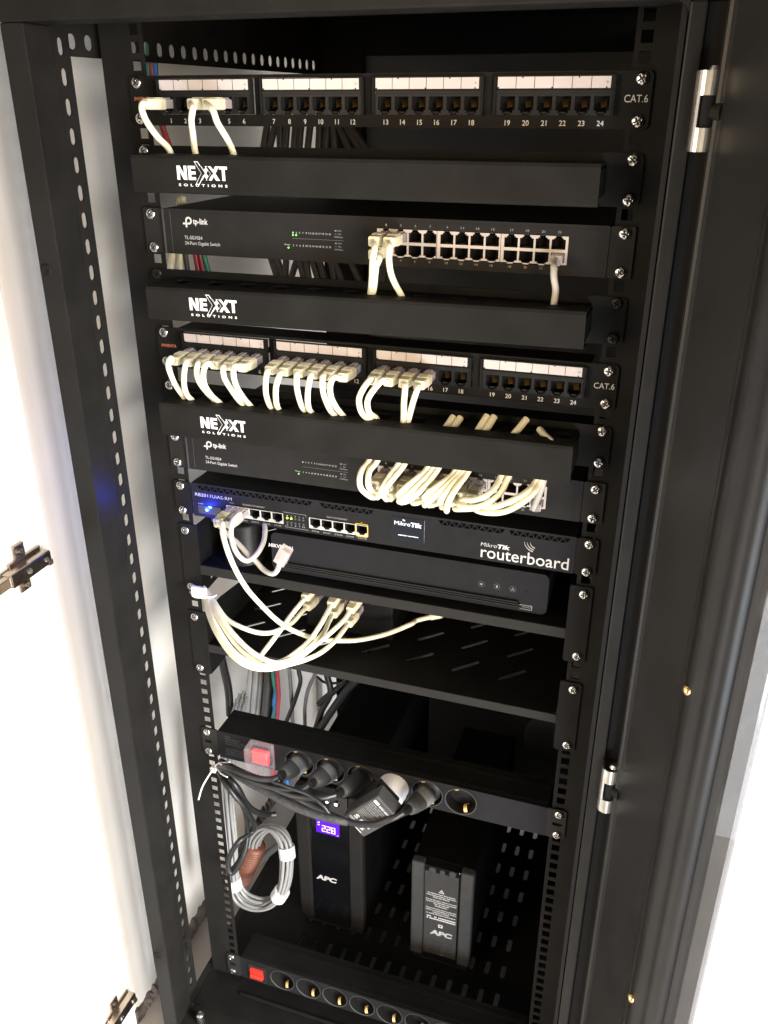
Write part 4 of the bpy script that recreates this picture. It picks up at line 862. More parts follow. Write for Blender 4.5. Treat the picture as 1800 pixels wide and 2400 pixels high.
# video recorder on the upper shelf
nv_ = thing('video_recorder', (33, 130, -519), 'slim black video recorder with ridged lower front on the upper shelf', 'video recorder')
b = MB()
b.prism(rrect(-127, 195, -515, -466, 7, 5), 12, 250, M['plastic'])
b.prism(rrect(-127, 195, -515, -466, 7, 5), 9.6, 12, M['router'])
b.build('housing', nv_)
b = MB()
for k in range(3):
    zt_ = -502.0-3.0*k
    b.box(-124, 164+2*k, 6.2+.5*k, 9.7, zt_-2.0, zt_, M['plastic'], .5)
b.build('ridged_trim', nv_)
b = MB(); y = 9.45
b.text('HIKVISION', -130.5, -99.5, -485.2, 4.4, y, M['print'], .03, .18)
b.build('lettering', nv_)
for x, ic in ((122.9, 0), (140.0, 1), (157.2, 2)):
    b = MB(); n_ = 20
    for r0, r1 in ((3.5, 3.0),):
        ring = [(x+r0*math.cos(2*math.pi*i/n_), 9.4, -489.3+r0*math.sin(2*math.pi*i/n_)) for i in range(n_)]+[(x+r1*math.cos(2*math.pi*i/n_), 9.4, -489.3+r1*math.sin(2*math.pi*i/n_)) for i in range(n_)]
        b.add(ring, [(i, (i+1) % n_, n_+(i+1) % n_, n_+i) for i in range(n_)], M['print_f'])
    if ic == 0: b.cyl((x, 9.5, -489.3), (x, 9.2, -489.3), 1.2, M['print_g'], n=12)
    elif ic == 1: b.box(x-.8, x+.8, 9.2, 9.5, -490.6, -488.0, M['print_g'])
    else:
        for dx, dz in ((0, .9), (-1, -.8), (1, -.8)): b.cyl((x+dx, 9.5, -489.3+dz), (x+dx, 9.2, -489.3+dz), .6, M['print_g'], n=8)
    b.build('status_icon', nv_)
b = MB()
for k in range(3): b.box(170.6+1.4*k, 171.2+1.4*k, 9.2, 9.6, -491.2, -487.6-.6*k, M['gap'])
b.build('receiver_mark', nv_)
b = MB(); b.plate([rect(166.2, 179.4, -511.8, -506.0), rect(167.0, 178.6, -511.1, -506.7)], .8, M['chrome'], XZ(9.0)); b.box(167, 178.6, 9.5, 9.7, -511.1, -506.7, M['void']); b.box(168, 177.6, 9.2, 9.6, -509.4, -508.0, M['print_f'])
b.build('usb_port', nv_)

# round black object next to the recorder
b = MB(); b.lathe([(3, 0), (24, 0), (25, 1.2), (25, 2.2), (23.5, 3.5), (23, 50), (20, 53), (2, 54)], M['plastic'], (-176, 32, -519.4), (0, 0, 1), 40)
tag(b.build('black_canister'), 'round black canister with a shiny rim beside the video recorder', 'canister')

# power injector box on the lower shelf
inj = thing('injector_box', (-60, 130, -632.5), 'black box on the lower shelf with six cream plugs in its front', 'network box')
b = MB(); b.box(-118, 0, 78, 200, -632.4, -545, PD, 2); b.build('housing', inj)
for i, (x, zz) in enumerate(((-95, 0), (-62, 0), (-36, 0))):
    for z in (-562.5, -583): socket_rj(inj, (x, 77.9, z), False, 'i')
b = MB()
for x in (-95, -62, -36):
    for z in (-562, -584): b.text('LAN', x+8, x+13, z, 1.6, 77.8, M['print_f'])
b.build('lettering', inj)

# ------------------------------------------------------------------ power strips
def schuko_front(cx, cz, R=19.3): return circ(cx, cz, R, 36)
SCK = {}
def schuko(parent, at, gold=True):
    if 'o' not in SCK:
        b = MB(); n = 36; R = 19.2; d = 16
        ring = lambda r, y: [(r*math.cos(2*math.pi*i/n), y, r*math.sin(2*math.pi*i/n)) for i in range(n)]
        vs = ring(R+1.2, -.9)+ring(R, -1.2)+ring(R-.4, 0)+ring(R-.8, d)
        b.add(vs, [(k*n+i, k*n+(i+1) % n, (k+1)*n+(i+1) % n, (k+1)*n+i) for k in range(2) for i in range(n)], M['plastic_g'], True); b.add(vs, [(2*n+i, 2*n+(i+1) % n, 3*n+(i+1) % n, 3*n+i) for i in range(n)], M['plastic'], True)
        b.add(ring(R-.8, d), [tuple(range(n))], M['plastic'])
        for dx in (-9.5, 9.5): b.cyl((dx*.72, d-.1, dx*.68), (dx*.72, d-.5, dx*.68), 2.6, M['gap'], n=12)
        o = b.build('socket', None, (0, 0, 0)); SCK['o'] = o
        b = MB(); b2 = MB()
        for a, bb in ((112, b), (-68, b2)):
            ca, sa = math.cos(math.radians(a)), math.sin(math.radians(a))
            pts = [(ca*r, y, sa*r) for r, y in ((17.6, 15), (12.5, 11), (11.6, 6.5), (14.5, 2.5), (17.8, 1.2))]
            w = Vector((-sa, 0, ca))*2.3
            vs = [tuple(Vector(p)-w) for p in pts]+[tuple(Vector(p)+w) for p in pts]
            bb.add(vs, [(i, i+1, 6+i, 5+i) for i in range(4)], M['clip'], True)
        e = b.build('earth_contact', None, (0, 0, 0)); e2 = b2.build('earth_contact', None, (0, 0, 0)); SCK['e'] = e; SCK['e2'] = e2
    else:
        o, e, e2 = (SCK[k].copy() for k in ('o', 'e', 'e2'))
        for x in (o, e, e2): col.objects.link(x)
    o.parent = parent; o.location = (Vector(at)-Vector(parent['_o']))*S; o['_o'] = tuple(at)
    for x in (e, e2): x.parent = o; x.location = (0, 0, 0)
    return o
def strip(zt, zb, label, xs, sw, blank):
    zc = (zt+zb)/2
    t = thing('power_strip', (0, 20, zc-22), label, 'power strip', 'rack power strips')
    b = MB(); z0, z1 = zc-21.4, zc+22
    hs = [schuko_front(x, zc+4.2 if False else zc+.6) for x in xs]
    b.plate([rect(-216.5, 218.5, z0, z1)]+hs, 1.8, M['router'], XZ(-3))
    b.box(-216.5, 218.5, -1.2, 44, z1-1.6, z1-.05, PD); b.box(-216.5, 218.5, -1.2, 44, z0+.05, z0+1.6, PD)
    b.box(-216.5, 218.5, 42.4, 44, z0+1.7, z1-1.7, PD)
    for y_ in (3, 6, 30, 33): b.box(-216, 218, y_, y_+1.2, z1-.05, z1+.7, PD, .2)
    b.box(-216.5, -215, -1.2, 42.3, z0+1.7, z1-1.7, PD); b.box(217, 218.5, -1.2, 42.3, z0+1.7, z1-1.7, PD)
    b.build('housing', t)
    for x in (xs[:-1] if False else xs): schuko(t, (x, -2.9, zc+.6))
    for sg in (-1, 1):
        b = MB(); a, c = sorted((sg*217.5, sg*241.2)); cx = sg*232.5
        b.plate([rrect(a, c, z0, z1, 3, 3), rrect(cx-7, cx+5, zc-2.6, zc+2.6, 2.4, 3)], 2, M['panelgrey'], XZ(-2.6)); b.build('mounting_ear', t)
        for z in (zt, zb): screw(t, sg*232.5, -2.6, z)
    return t, zc
xs1 = [-99.4, -56.7, -13.9, 29.0, 71.9, 114.6]
ps1, zp1 = strip(ROW['dt'], ROW['db'], 'power strip with a red lit switch and black plugs, below the shelves', xs1, True, True)
b = MB(); y = -3.12
for k, (s_, w) in enumerate((('16A', 8), ('MAX 3500 W', 22), ('RATED 250V~ 50Hz', 30), ('INDOOR USE ONLY', 24))): b.text(s_, -206, -206+w, zp1+14.6-4.0*k, 2.4, y, M['print_f'])
for k, (s_, w) in enumerate((('RACK SOCKET UNIT', 26), ('DO NOT COVER', 28), ('UNPLUG BEFORE CLEANING', 30))): b.text(s_, -206.5, -206.5+w, zp1-6.0-4.0*k, 2.2, y, M['print_f'])
b.build('lettering', ps1)
b = MB(); b.box(135.8, 136.3, -3.3, -2.9, zp1-21, zp1+21.5, M['gap']); b.box(-133, -132.5, -3.3, -2.9, zp1-21, zp1+21.5, M['gap']); b.build('module_seam', ps1)
b = MB()
b.box(-165, -139, -4.6, -2.9, zp1-13, zp1+13, M['plastic'], .8)
b.box(-163.5, -140.5, -12.5, -4.5, zp1-9.5, zp1+10.5, M['red_on'], 2.4, 3)
sw = b.build('rocker_switch', ps1)
b = MB(); zq = zp1+.4
b.box(-168, -133.5, -26, -3.4, zq-18.5, zq+23, M['silicone'], 3.0, 3)
b.build('switch_cover', sw)

xs2 = [-147.6+42.95*k for k in range(9)]
xs2 = [x for x in xs2 if x < 205]
ps2, zp2 = strip(ROW['et'], ROW['eb'], 'power strip of empty sockets with a red rocker at the cabinet floor', xs2, True, False)
b = MB(); b.plate([rect(-203.5, -174, zp2-17.6, zp2+16.6), rect(-201.5, -177.2, zp2-12.2, zp2+13.6)], 2.2, M['panelgrey'], XZ(-5.4))
b.box(-201.5, -177.2, -4.2, -3.2, zp2-12.2, zp2+13.6, M['gap'])
b.prism([(-200, zp2-9), (-178.8, zp2-9), (-178.8, zp2+9), (-200, zp2+9)], -7.2, -3.6, M['red_off_glow'])
b.box(-199.8, -179, -10, -7.1, zp2-8.4, zp2-.5, M['red_off_glow'], 1.4)
b.build('rocker_switch', ps2)
b = MB(); b.box(-171.6, -171.1, -3.3, -2.9, zp2-20, zp2+20, M['gap']); b.build('module_seam', ps2)

# mains plugs
def mains_plug(t, c, tip, tipcol):
    """round plug head in its socket with a tapering grip and ribbed strain relief"""
    b = MB(); c = Vector(c); e = Vector(tip); d = (e-c)
    b.lathe([(17.4, -18), (17.4, -9), (15.5, -6.5), (6, -6)], M['plastic'], c, (0, -1, 0), 28)
    secs = [(-.06, 12.6, 9.0), (.12, 12.4, 8.8), (.34, 12.0, 8.4), (.36, 11.6, 8.2), (.55, 10.6, 7.8), (.74, 8.2, 7.2), (.78, 5.6, 5.6)]
    dn = d.normalized(); up = Vector((.55, .1, .83)); a = dn.cross(up).normalized(); u = a.cross(dn).normalized()
    n = 20; vs = []
    for k, ra, ru in secs:
        for i in range(n):
            t_ = 2*math.pi*i/n
            ct, st = math.cos(t_), math.sin(t_)
            ct = math.copysign(abs(ct)**.7, ct); st = math.copysign(abs(st)**.7, st)
            vs.append(c+d*k+a*ct*ra+u*st*ru)
    q4 = lambda ks: [(k*n+i, k*n+(i+1) % n, (k+1)*n+(i+1) % n, (k+1)*n+i) for k in ks for i in range(n)]
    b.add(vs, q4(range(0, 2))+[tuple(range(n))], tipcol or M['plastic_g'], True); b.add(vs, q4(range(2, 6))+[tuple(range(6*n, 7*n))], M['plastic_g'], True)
    for k in range(5):
        f = .8+.045*k; b.cyl(c+d*f, c+d*(f+.026), 5.6-.35*k, M['plastic'], n=14)
    b.cyl(c+d*.76, c+d*1.0, 3.9, M['plastic'], n=12)
    return b.build('plug', t)
def power_cord(i, pts, label):
    c = (xs1[i-1], -6, zp1+.6); tip = pts[0]
    t = thing('power_cable', c, label, 'power cord', 'black power cords')
    mains_plug(t, c, tip, None if i == 3 else M['lit_plug_end'])
    b = MB(); b.tube(pts, 3.9, M['blackcable'], 10, 6); b.build('cord', t)
PW = {str(k): v for k, v in CABLE['pw']}
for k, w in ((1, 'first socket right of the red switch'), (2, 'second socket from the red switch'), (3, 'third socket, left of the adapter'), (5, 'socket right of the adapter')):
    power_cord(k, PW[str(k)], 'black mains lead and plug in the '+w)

# wall-wart adapter
ad = thing('power_adapter', (20, -48, -783), 'square black power adapter with printed label on a white round plug', 'adapter')
mxa = Matrix.Translation((21, 0, -783)) @ Matrix.Rotation(math.radians(-44), 4, 'Y') if False else None
def AF(u, w, y):
    """adapter frame: u along the short top edge (down-right), w along the long edge (down-left)"""
    e1 = Vector((.692, 0, -.722)); e2 = Vector((-.703, 0, -.711))
    return Vector((20.5, y, -783))+e1*u+e2*w
b = MB()
def abox(u0, u1, w0, w1, y0, y1, m, bev):
    q = bmesh.new(); bmesh.ops.create_cube(q, size=1)
    for v in q.verts:
        v.co = Vector(((u0+u1)/2+v.co.x*(u1-u0), (y0+y1)/2+v.co.y*(y1-y0), (w0+w1)/2+v.co.z*(w1-w0)))
    bmesh.ops.bevel(q, geom=q.edges[:]+q.verts[:], offset=bev, segments=3, profile=.5, affect='EDGES')
    for v in q.verts: v.co = AF(v.co.x, v.co.z, v.co.y)
    b.bm(q, m)
abox(-18.5, 18.5, -31, 31, -69, -47, M['plastic_g'], 2.2)
abox(-17.8, 17.8, -17, 20, -46.9, -27, M['plastic'], 1.6)
b.build('body', ad)
b = MB(); b.lathe([(18.6, -8), (19.4, 2), (19.4, 10), (18.6, 14), (17.8, 23), (17, 24)], M['white'], (29, -3, zp1+.6), (0, -1, 0), 32)
b.build('plug', ad)
b = MB(); L = M['print']
fr = lambda y=-69.15: (lambda u, v: tuple(AF(u, v, y)))
# lettering runs along the short edge, lines stack along the long edge
def atext(s_, u0, u1, w, h, m=L, bold=0): b.text(s_, u0, u1, -w, h, 0, m, bold, frame=lambda u, v: tuple(AF(u, -v, -69.15)))
def arect(u0, u1, w0, w1, m=L): b.add([tuple(AF(u, w, -69.15)) for u, w in ((u0, w0), (u1, w0), (u1, w1), (u0, w1))], [(0, 1, 2, 3)], m)
arect(-15.5, -8, -25.5, -21.5); atext('AC/DC ADAPTER', -6.5, 14, -21.6, 2.6, L, .03)
for k, (s_, e) in enumerate((('MODEL ADP-1000', 8), ('INPUT 100-240V~ 50/60Hz 0.5A', 14), ('OUTPUT 12V 1.0A', 4), ('CLASS II POWER SUPPLY', 6), ('FOR INDOOR USE ONLY', 2))): atext(s_, -15, e, -17.2+3.0*k, 1.5, M['print_g'])
arect(-15, 15, -2.4, -2.0, M['print_g']); arect(-15, 15, 8.0, 8.4, M['print_g'])
for k in range(3): atext('CAUTION RISK OF SHOCK', -14.5, 1.5-3*k, 1.2+2.5*k, 1.4, M['print_g'])
b.add([tuple(AF(*p, -69.15)) for p in ((10, 5.5), (14, 5.5), (12, 1.8))], [(0, 1, 2)], M['print_g'])
atext('S', -12.5, -6.5, 17.5, 6.5, L, .06); atext('FC', -3.5, 4.0, 17.3, 5.4, L, .05)
arect(-4.5, 1.5, 19.4, 25.2); arect(-3.9, .9, 20.0, 24.6, M['plastic_g']) ; arect(-3, 0, 20.9, 23.7); arect(-2.3, -.7, 21.6, 23.0, M['plastic_g'])
for a_, c_ in (((6, 10.5), (6.8, 15.0)), ((11, 10.5), (11.8, 15.0))): arect(a_[0], c_[0], a_[1], c_[1])
arect(5.2, 12.6, 14.4, 15.1); arect(6.0, 11.6, 10.3, 10.9)
atext('X', 5.5, 10, 24.0, 4.4, L, .03); arect(-15, 12, 27.4, 28.2); arect(-15, -7, 20, 21); arect(-15, -7, 22.2, 23)
b.build('lettering', ad)
b = MB(); b.tube([tuple(AF(6, 31, -58))]+PW['adapter'][1:], 2.3, M['blackcable'], 8, 6); b.build('cord', ad)

b = MB(); b.tube(CABLE['loom'], lambda f: 5.8-1.0*f, M['loom'], 14, 8)
tag(b.build('cable_sleeve'), 'thick black mesh cable sleeve running from the zip tie towards the adapter', 'cable sleeve')
for pts, lab, r in zip(CABLE['drop'], ('black lead dropping from the zip tie into a hanging loop', 'black lead curving from the zip tie in behind the power strip', 'straighter black lead hanging from the zip tie beside the loop'), (3.7, 4.2, 3.7)):
    b = MB(); b.tube(pts, r, M['blackcable'], 10, 6); tag(b.build('hanging_lead'), lab, 'power cord', 'black leads hanging from the zip tie')
b = MB()
for p_ in CABLE['tie']: b.tube(p_, 1.15, M['white'], 6, 5)
q = CABLE['tie'][0][0]; b.box(q[0]-4, q[0]+4, q[1]-5, q[1]+2, q[2]-3.5, q[2]+3.5, M['white'], 1)
tag(b.build('zip_tie'), 'white zip tie with a long tail round the black leads', 'zip tie')

# ------------------------------------------------------------------ uninterruptible power supplies
SEG = {'2': 'abged', '8': 'abcdefg'}
def ups(x0, x1, yf, z0, z1, depth, label, lcd):
    t = thing('power_supply_unit', ((x0+x1)/2, yf+depth/2, z0), label, 'backup battery', 'backup battery units')
    cx = (x0+x1)/2; w = x1-x0
    b = MB(); b.box(x0+1, x1-1, yf+14, yf+depth, z0, z1-1, M['matt'], 3); b.build('housing', t)
    for sg in (-1, 1):
        b = MB(); a, c = sorted((cx+sg*w*.29, cx+sg*w*.5))
        b.box(a, c, yf, yf+16, z0+14, z1, M['plastic_g'] if not lcd else M['swgrey'], 4, 4); b.build('bezel_side', t)
    b = MB(); b.box(cx-w*.285, cx+w*.285, yf+1.5, yf+16, z0+10, z1-2, M['gloss'], 1.5); b.box(x0+4, x1-4, yf+5, yf+16, z0+1, z0+12, M['plastic'], 1)
    b.build('front_panel', t)
    return t, cx
u1, cx = ups(-175, -64, 128, -1255, -963, 380, 'tall black backup battery with a violet lit display, behind the power leads', True)
b = MB(); b.box(-140.3, -101.6, 128.3, 129.6, -1047, -1021, M['lcd'], .4); lcd = b.build('display', u1)
b = MB()
def seg(x, z, w, h, s_):
    k = 1.15
    S_ = {'a': (x, x+w, z+h-k, z+h), 'd': (x, x+w, z, z+k), 'g': (x, x+w, z+h/2-k/2, z+h/2+k/2), 'f': (x, x+k, z+h/2, z+h), 'b': (x+w-k, x+w, z+h/2, z+h), 'e': (x, x+k, z, z+h/2), 'c': (x+w-k, x+w, z, z+h/2)}
    for ch in SEG[s_]:
        a_, c_, d_, e_ = S_[ch]; b.box(a_, c_, 127.9, 128.3, d_, e_, M['lcd_txt'])
for i, s_ in enumerate('228'): seg(-130.5+8.0*i, -1042.5, 6.2, 12.5, s_)
b.prism([(-138, -1027), (-134, -1027), (-134, -1023.5)], 127.9, 128.3, M['lcd_txt']); b.box(-137.5, -134, 127.9, 128.3, -1031.5, -1030, M['lcd_txt']); b.box(-105.5, -103.5, 127.9, 128.3, -1045, -1044, M['lcd_txt'])
b.build('digits', lcd)
for x, z, on in ((-135.4, -982.4, 0), (-120.1, -980, 1), (-105.6, -980.4, 2)):
    b = MB(); b.lathe([(5.6, 0), (5.6, 1.4), (4.8, 2.2), (1, 2.2)], M['gloss'], (x, 129.6, z), n=20)
    if on == 1: b.lathe([(2.6, 0), (2.4, .3), (.5, .35)], M['led_w'], (x, 127.3, z), n=14)
    if on == 2: b.box(x-2.6, x+2.6, 127.0, 127.3, z-2.8, z+2.8, M['led_w'], .1)
    if on == 0: b.lathe([(.9, 0), (.8, .2)], M['led_w'], (x, 127.3, z), n=8)
    b.build('button', u1)
b = MB(); b.text('APC', -144.5, -108.6, -1149.2, 9.2, 129.3, M['print'], .055, .12); b.build('lettering', u1)

u2, cx = ups(18, 114, 118, -1255, -1044, 330, 'smaller black backup battery with film-covered warning label, right of the lit one', False)
for x, r in ((51.0, 5.6), (66.2, 4.4), (81.8, 5.8)):
    b = MB(); b.lathe([(r, 0), (r, 1.6), (r-.8, 2.4), (1, 2.4)], M['plastic_g'], (x, 119.6, -1052+(x-66)*.05), n=20); b.build('button', u2)
b = MB(); y = 119.3; L = M['print_b']
b.add([(66-4.4, y, -1096.6), (66+4.4, y, -1096.6), (66, y, -1089.2)], [(0, 1, 2)], L); b.add([(66-2.6, y-.05, -1095.6), (66+2.6, y-.05, -1095.6), (66, y-.05, -1091.2)], [(0, 1, 2)], M['gloss']); b.text('!', 65.6, 66.4, -1095.3, 2.6, y-.1, L)
lines = [('For Optimal Power Saving Settings', 43), ('and Recommended Battery Configurations,', 47), ('Please See Manual.', 26), None,
         ('Pour des informations relatives a l\'economie', 48), ('d\'energie et les configurations recommandees,', 48), ('Voir le manuel', 24), ('d\'utilisation.', 20), None,
         ('Para mas informacion sobre la configuracion', 47), ('optima y recomendada de la bateria,', 48), ('consulte el manual.', 26), ('Fur weitere Informationen siehe Handbuch', 46)]
z = -1101.5
for ln in lines:
    if ln is None: z -= 2.2; continue
    b.text(ln[0], 66-ln[1]/2, 66+ln[1]/2, z, 2.3, y, L, .02); z -= 3.9
for k in range(2):
    for i in range(20):
        if random.random() < .9: b.box(44+2.3*i, 45.9+2.3*i, y-.05, y, z-2.6-4.2*k, z-.3-4.2*k, L)
b.add([(62.6, y, -1170.5), (69.6, y, -1170.5), (69.6, y, -1164.0), (62.6, y, -1164.0)], [(0, 1, 2, 3)], L)
b.add([(64.2, y-.05, -1168), (67, y-.05, -1169), (68.4, y-.05, -1166), (65, y-.05, -1165.4)], [(0, 1, 2, 3)], M['gloss'])
b.text('APC', 49.5, 85.5, -1188, 9.2, y, M['print'], .055, .12)
b.build('lettering', u2)
b = MB()
random.seed(5)
nx, nz = 8, 18; vs = []
for j in range(nz+1):
    for i in range(nx+1):
        u = i/nx; v = j/nz
        w = max(0, (v-.72)*3.5)
        vs.append((40+52*u, 118.0-1.2*w*abs(math.sin(7*u+5*v))-.15, -1230+176*v))
b.add(vs, [(j*(nx+1)+i, j*(nx+1)+i+1, (j+1)*(nx+1)+i+1, (j+1)*(nx+1)+i) for j in range(nz) for i in range(nx)], M['film'])
b.build('protective_film', u2)

# ------------------------------------------------------------------ patch cables
ORD = ['first', 'second', 'third', 'fourth', 'fifth', 'sixth', 'seventh', 'eighth', 'ninth', 'tenth', 'eleventh', 'twelfth']
for n, pts in CABLE['p1']:
    at = (PORTX[n-1], -6.2, zc1-2.9)
    e = pts[-1]
    P2 = [(at[0], at[1]-33, at[2]), (at[0], at[1]-37, at[2])]+pts[1:]+[(e[0], e[1]+4, e[2]-12)]
    cord_thing('cream cable in port %d of the upper patch panel' % n, at, P2, 'cream', 'cables of the upper patch panel')
for n, pts in CABLE['p2']:
    at = (PORTX[n-1], -6.2, zc2-2.9)
    e = pts[-1]
    P2 = [(at[0], at[1]-32, at[2]), (at[0], at[1]-37, at[2]-.5)]+pts[1:]+[(e[0]+2, e[1]+4, e[2]-10), (e[0]+8, e[1]+4, e[2]-20)]
    blk = ['first', 'second', 'third'][(n-1)//6]
    cord_thing('cream patch cable in port %d of the lower patch panel, in its %s block' % (n, blk), at, P2, 'cream', 'cables of the lower patch panel')
for n, pts in CABLE['s1']:
    j = (n-1)//2; at = (SWX[j], -3.6, zs1+(5.0 if n % 2 else -6.6))
    e = pts[-1]
    if n == 24:
        P2 = [(at[0], at[1]-12, at[2]), (at[0], at[1]-18, at[2]-2)]+pts[1:]+[(e[0], e[1]+4, e[2]-12)]
        t = thing('patch_cable', at, 'short grey cable in the lower right port of the upper switch', 'network cable')
        b = MB(); b.box(at[0]-5.6, at[0]+5.6, at[1]-12, at[1]+4, at[2]-3.9, at[2]+3.9, M['clearplug'], .5); b.build('plug', t)
        b = MB(); b.tube(P2, 2.95, M['greycable'], 10, 7); b.build('cord', t)
    else:
        P2 = [(at[0], at[1]-32, at[2]), (at[0], at[1]-36, at[2]-.5)]+pts[1:]+[(e[0], e[1]+4, e[2]-12)]
        cord_thing('cream patch cable in port %d of the upper switch' % n, at, P2, 'cream', 'cables of the upper switch')
for n, pts in CABLE['s2']:
    j = (n-1)//2; at = (SWX[j], -3.6, zs2+(5.0 if n % 2 else -6.6))
    s0 = pts[0]
    if n == 24:
        t = thing('patch_cable', at, 'grey cable in the last port at the right of the lower switch', 'network cable')
        b = MB(); b.box(at[0]-5.6, at[0]+5.6, at[1]-12, at[1]+4, at[2]-3.9, at[2]+3.9, M['clearplug'], .5); b.build('plug', t)
        b = MB(); b.tube([(s0[0]+2, -40, s0[2]+14)]+pts[:-1]+[(at[0], at[1]-22, at[2]+4), (at[0], at[1]-10, at[2])], 2.95, M['greycable'], 10, 7); b.build('cord', t)
    else:
        end = (at[0], at[1]-32, at[2]); e1 = (at[0], at[1]-39, at[2]-.5)
        P2 = [(s0[0]+5, -42, s0[2]+12)]+pts[:-1]+[e1, end]
        cord_thing('cream cable looping to the %s %s row port of the lower switch' % (ORD[j], 'upper' if n % 2 else 'lower'), at, P2, 'cream', 'cables of the lower switch')
# cables lying inside the third manager, seen through its slots
for i, pts in enumerate(CABLE['m3in']):
    x = pts[0][0]; a = Vector(pts[0]); c = Vector(pts[-1]); d = (c-a)
    b = MB(); b.tube([a-d*.6+Vector((0, 0, -9)), a+Vector((0, 0, -8)), c+Vector((0, 0, -9)), c+d*.8+Vector((0, 0, -9))], 3.4, M['cream'], 10, 5)
    if i < 2: b.tube([a-d*.6+Vector((8, 0, -9)), a+Vector((7, 0, -8)), c+Vector((7, 0, -9)), c+d*.8+Vector((7, 0, -9))], 3.4, M['cream'], 10, 5)
    tag(b.build('stowed_cable'), 'cream cable seen through the %s free slot of the lowest cable manager' % ORD[i], 'network cable', 'cables stowed in the lowest manager')

# router cables
at = (eth1[0], -3.2, zr-6.4)
t = thing('patch_cable', at, 'long cream cable hanging from the router in front of both shelves', 'network cable')
plug(t, at, 'cream'); R = CABLE['rmain']
b = MB(); b.tube([(at[0], at[1]-33, at[2]), (at[0], at[1]-38, at[2]-1)]+R[1:], 2.95, M['cream'], 10, 7); b.build('cord', t)
b = MB(); e = Vector(R[-1]); d = (e-Vector(R[-2])).normalized(); b.cyl(e, e+d*14, 4.2, M['boot'], 5.2, n=8); b.cyl(e+d*14, e+d*24, 4.6, M['clearplug'], n=4); b.build('far_plug', t)
at = (eth1[1], -3.2, zr-6.4)
t = thing('patch_cable', at, 'grey cable looping down from the second port of the router', 'network cable')
plug(t, at, 'grey')
b = MB(); b.tube([(at[0], at[1]-32, at[2])]+CABLE['rgrey'][1:], 2.9, M['greycable'], 10, 7); b.build('cord', t)
R = CABLE['rloose']; tip = [Vector(p) for p in CABLE['rloose_tip']]
t = thing('patch_cable', R[-1], 'loose grey cable ending in a clear plug in front of the recorder', 'network cable')
b = MB(); b.tube(R+[tuple(tip[0]*.7+tip[1]*.3)], 2.9, M['greycable'], 10, 7); b.build('cord', t)
d = (tip[2]-tip[0]).normalized(); side = Vector((d.z, 0, -d.x)).normalized(); nn = d.cross(side)
b = MB()
def obox(b, o, l0, l1, hw, h0, h1, m, bev=.5):
    q = bmesh.new(); bmesh.ops.create_cube(q, size=1)
    for v in q.verts: v.co = Vector((v.co.x*2*hw, (l0+l1)/2+v.co.y*(l1-l0), (h0+h1)/2+v.co.z*(h1-h0)))
    bmesh.ops.bevel(q, geom=q.edges[:]+q.verts[:], offset=bev, segments=2, profile=.5, affect='EDGES')
    for v in q.verts: v.co = o+side*v.co.x+d*v.co.y+nn*v.co.z
    b.bm(q, m)
obox(b, tip[0], 0, 23, 6.6, -4.6, 4.6, M['clearplug'])
obox(b, tip[0]+d*1, 2, 18, 3.2, 5.0, 6.6, M['clearplug'])
for k in range(8): obox(b, tip[0]+side*(-3.5+k), 14, 19.4, .22, 3.0, 4.05, M['gold'], .05)
for k in range(4): obox(b, tip[0]+side*(-2.6+k*1.7), 4, 14, .5, -1.2, 1.0, M['label'] if k % 2 else M['print_o'], .1)
b.build('plug', t)

# bundle over the lower shelf
nm = {'top1': 'upper plug of the left pair', 'low1': 'lower plug of the left pair', 'top2': 'upper plug of the middle pair', 'low2': 'lower plug of the middle pair', 'top3': 'upper plug of the right pair', 'low3': 'lower plug of the right pair'}
for k, pts in CABLE['bund']:
    e = Vector(pts[0]); d = (e-Vector(pts[1])).normalized(); d = Vector((d.x*.35, .93, d.z*.35)).normalized()
    at = e+d*34
    t = thing('patch_cable', tuple(at), 'white cable from zip tie to %s on black box' % nm[k], 'network cable', 'cables swinging over the lower shelf')
    o = plug(t, tuple(at), 'cream'); o.rotation_euler = Vector((0, 1, 0)).rotation_difference(d).to_euler()
    b = MB(); b.tube(pts+[(-222, 4, pts[-1][2]+3), (-234, 9, pts[-1][2]-4)], 2.9, M['cream'], 10, 7); b.build('cord', t)
b = MB(); b.tube([(-222, -6, -552), (-214, -14, -552), (-200, -16, -553), (-196, -8, -554)], 1.4, M['tape'], 6, 4); b.tube([(-236, -1, -560), (-226, -8, -562), (-212, -16, -556)], 1.3, M['tape'], 6, 4)
b.box(-224, -204, -19, -13, -556, -541, M['tape'], 2)
tag(b.build('zip_tie'), 'white tie holding the white cable bundle to the left rail', 'zip tie')

# ------------------------------------------------------------------ cables inside the cabinet
cl = thing('cable_coil', (-205, 60, -1144), 'coil of pale grey network cables taped in three places, left of the lit battery', 'cable coil')
random.seed(11)
base = CABLE['coil']
for k in range(9):
    a = 2*math.pi*k/8; rr = 6.6 if k < 8 else 0
    off = Vector((math.cos(a)*rr*1.25, math.sin(a)*rr*1.2, math.sin(a+.8)*rr*.5))
    pts = []
    for i, p in enumerate(base):
        f = i/(len(base)-1); ph_ = f*2.0
        o = Vector((off.x*math.cos(ph_)-off.y*math.sin(ph_), off.x*math.sin(ph_)+off.y*math.cos(ph_), off.z+rr*math.sin(a+f*5)*.8))
        pts.append(Vector(p)+o+Vector((random.uniform(-1, 1), 0, random.uniform(-1, 1))))
    b = MB(); b.tube([pts[0]+Vector((6, 40, 50))]+pts, 2.7, M['coilgrey'], 8, 5); b.build('strand', cl)
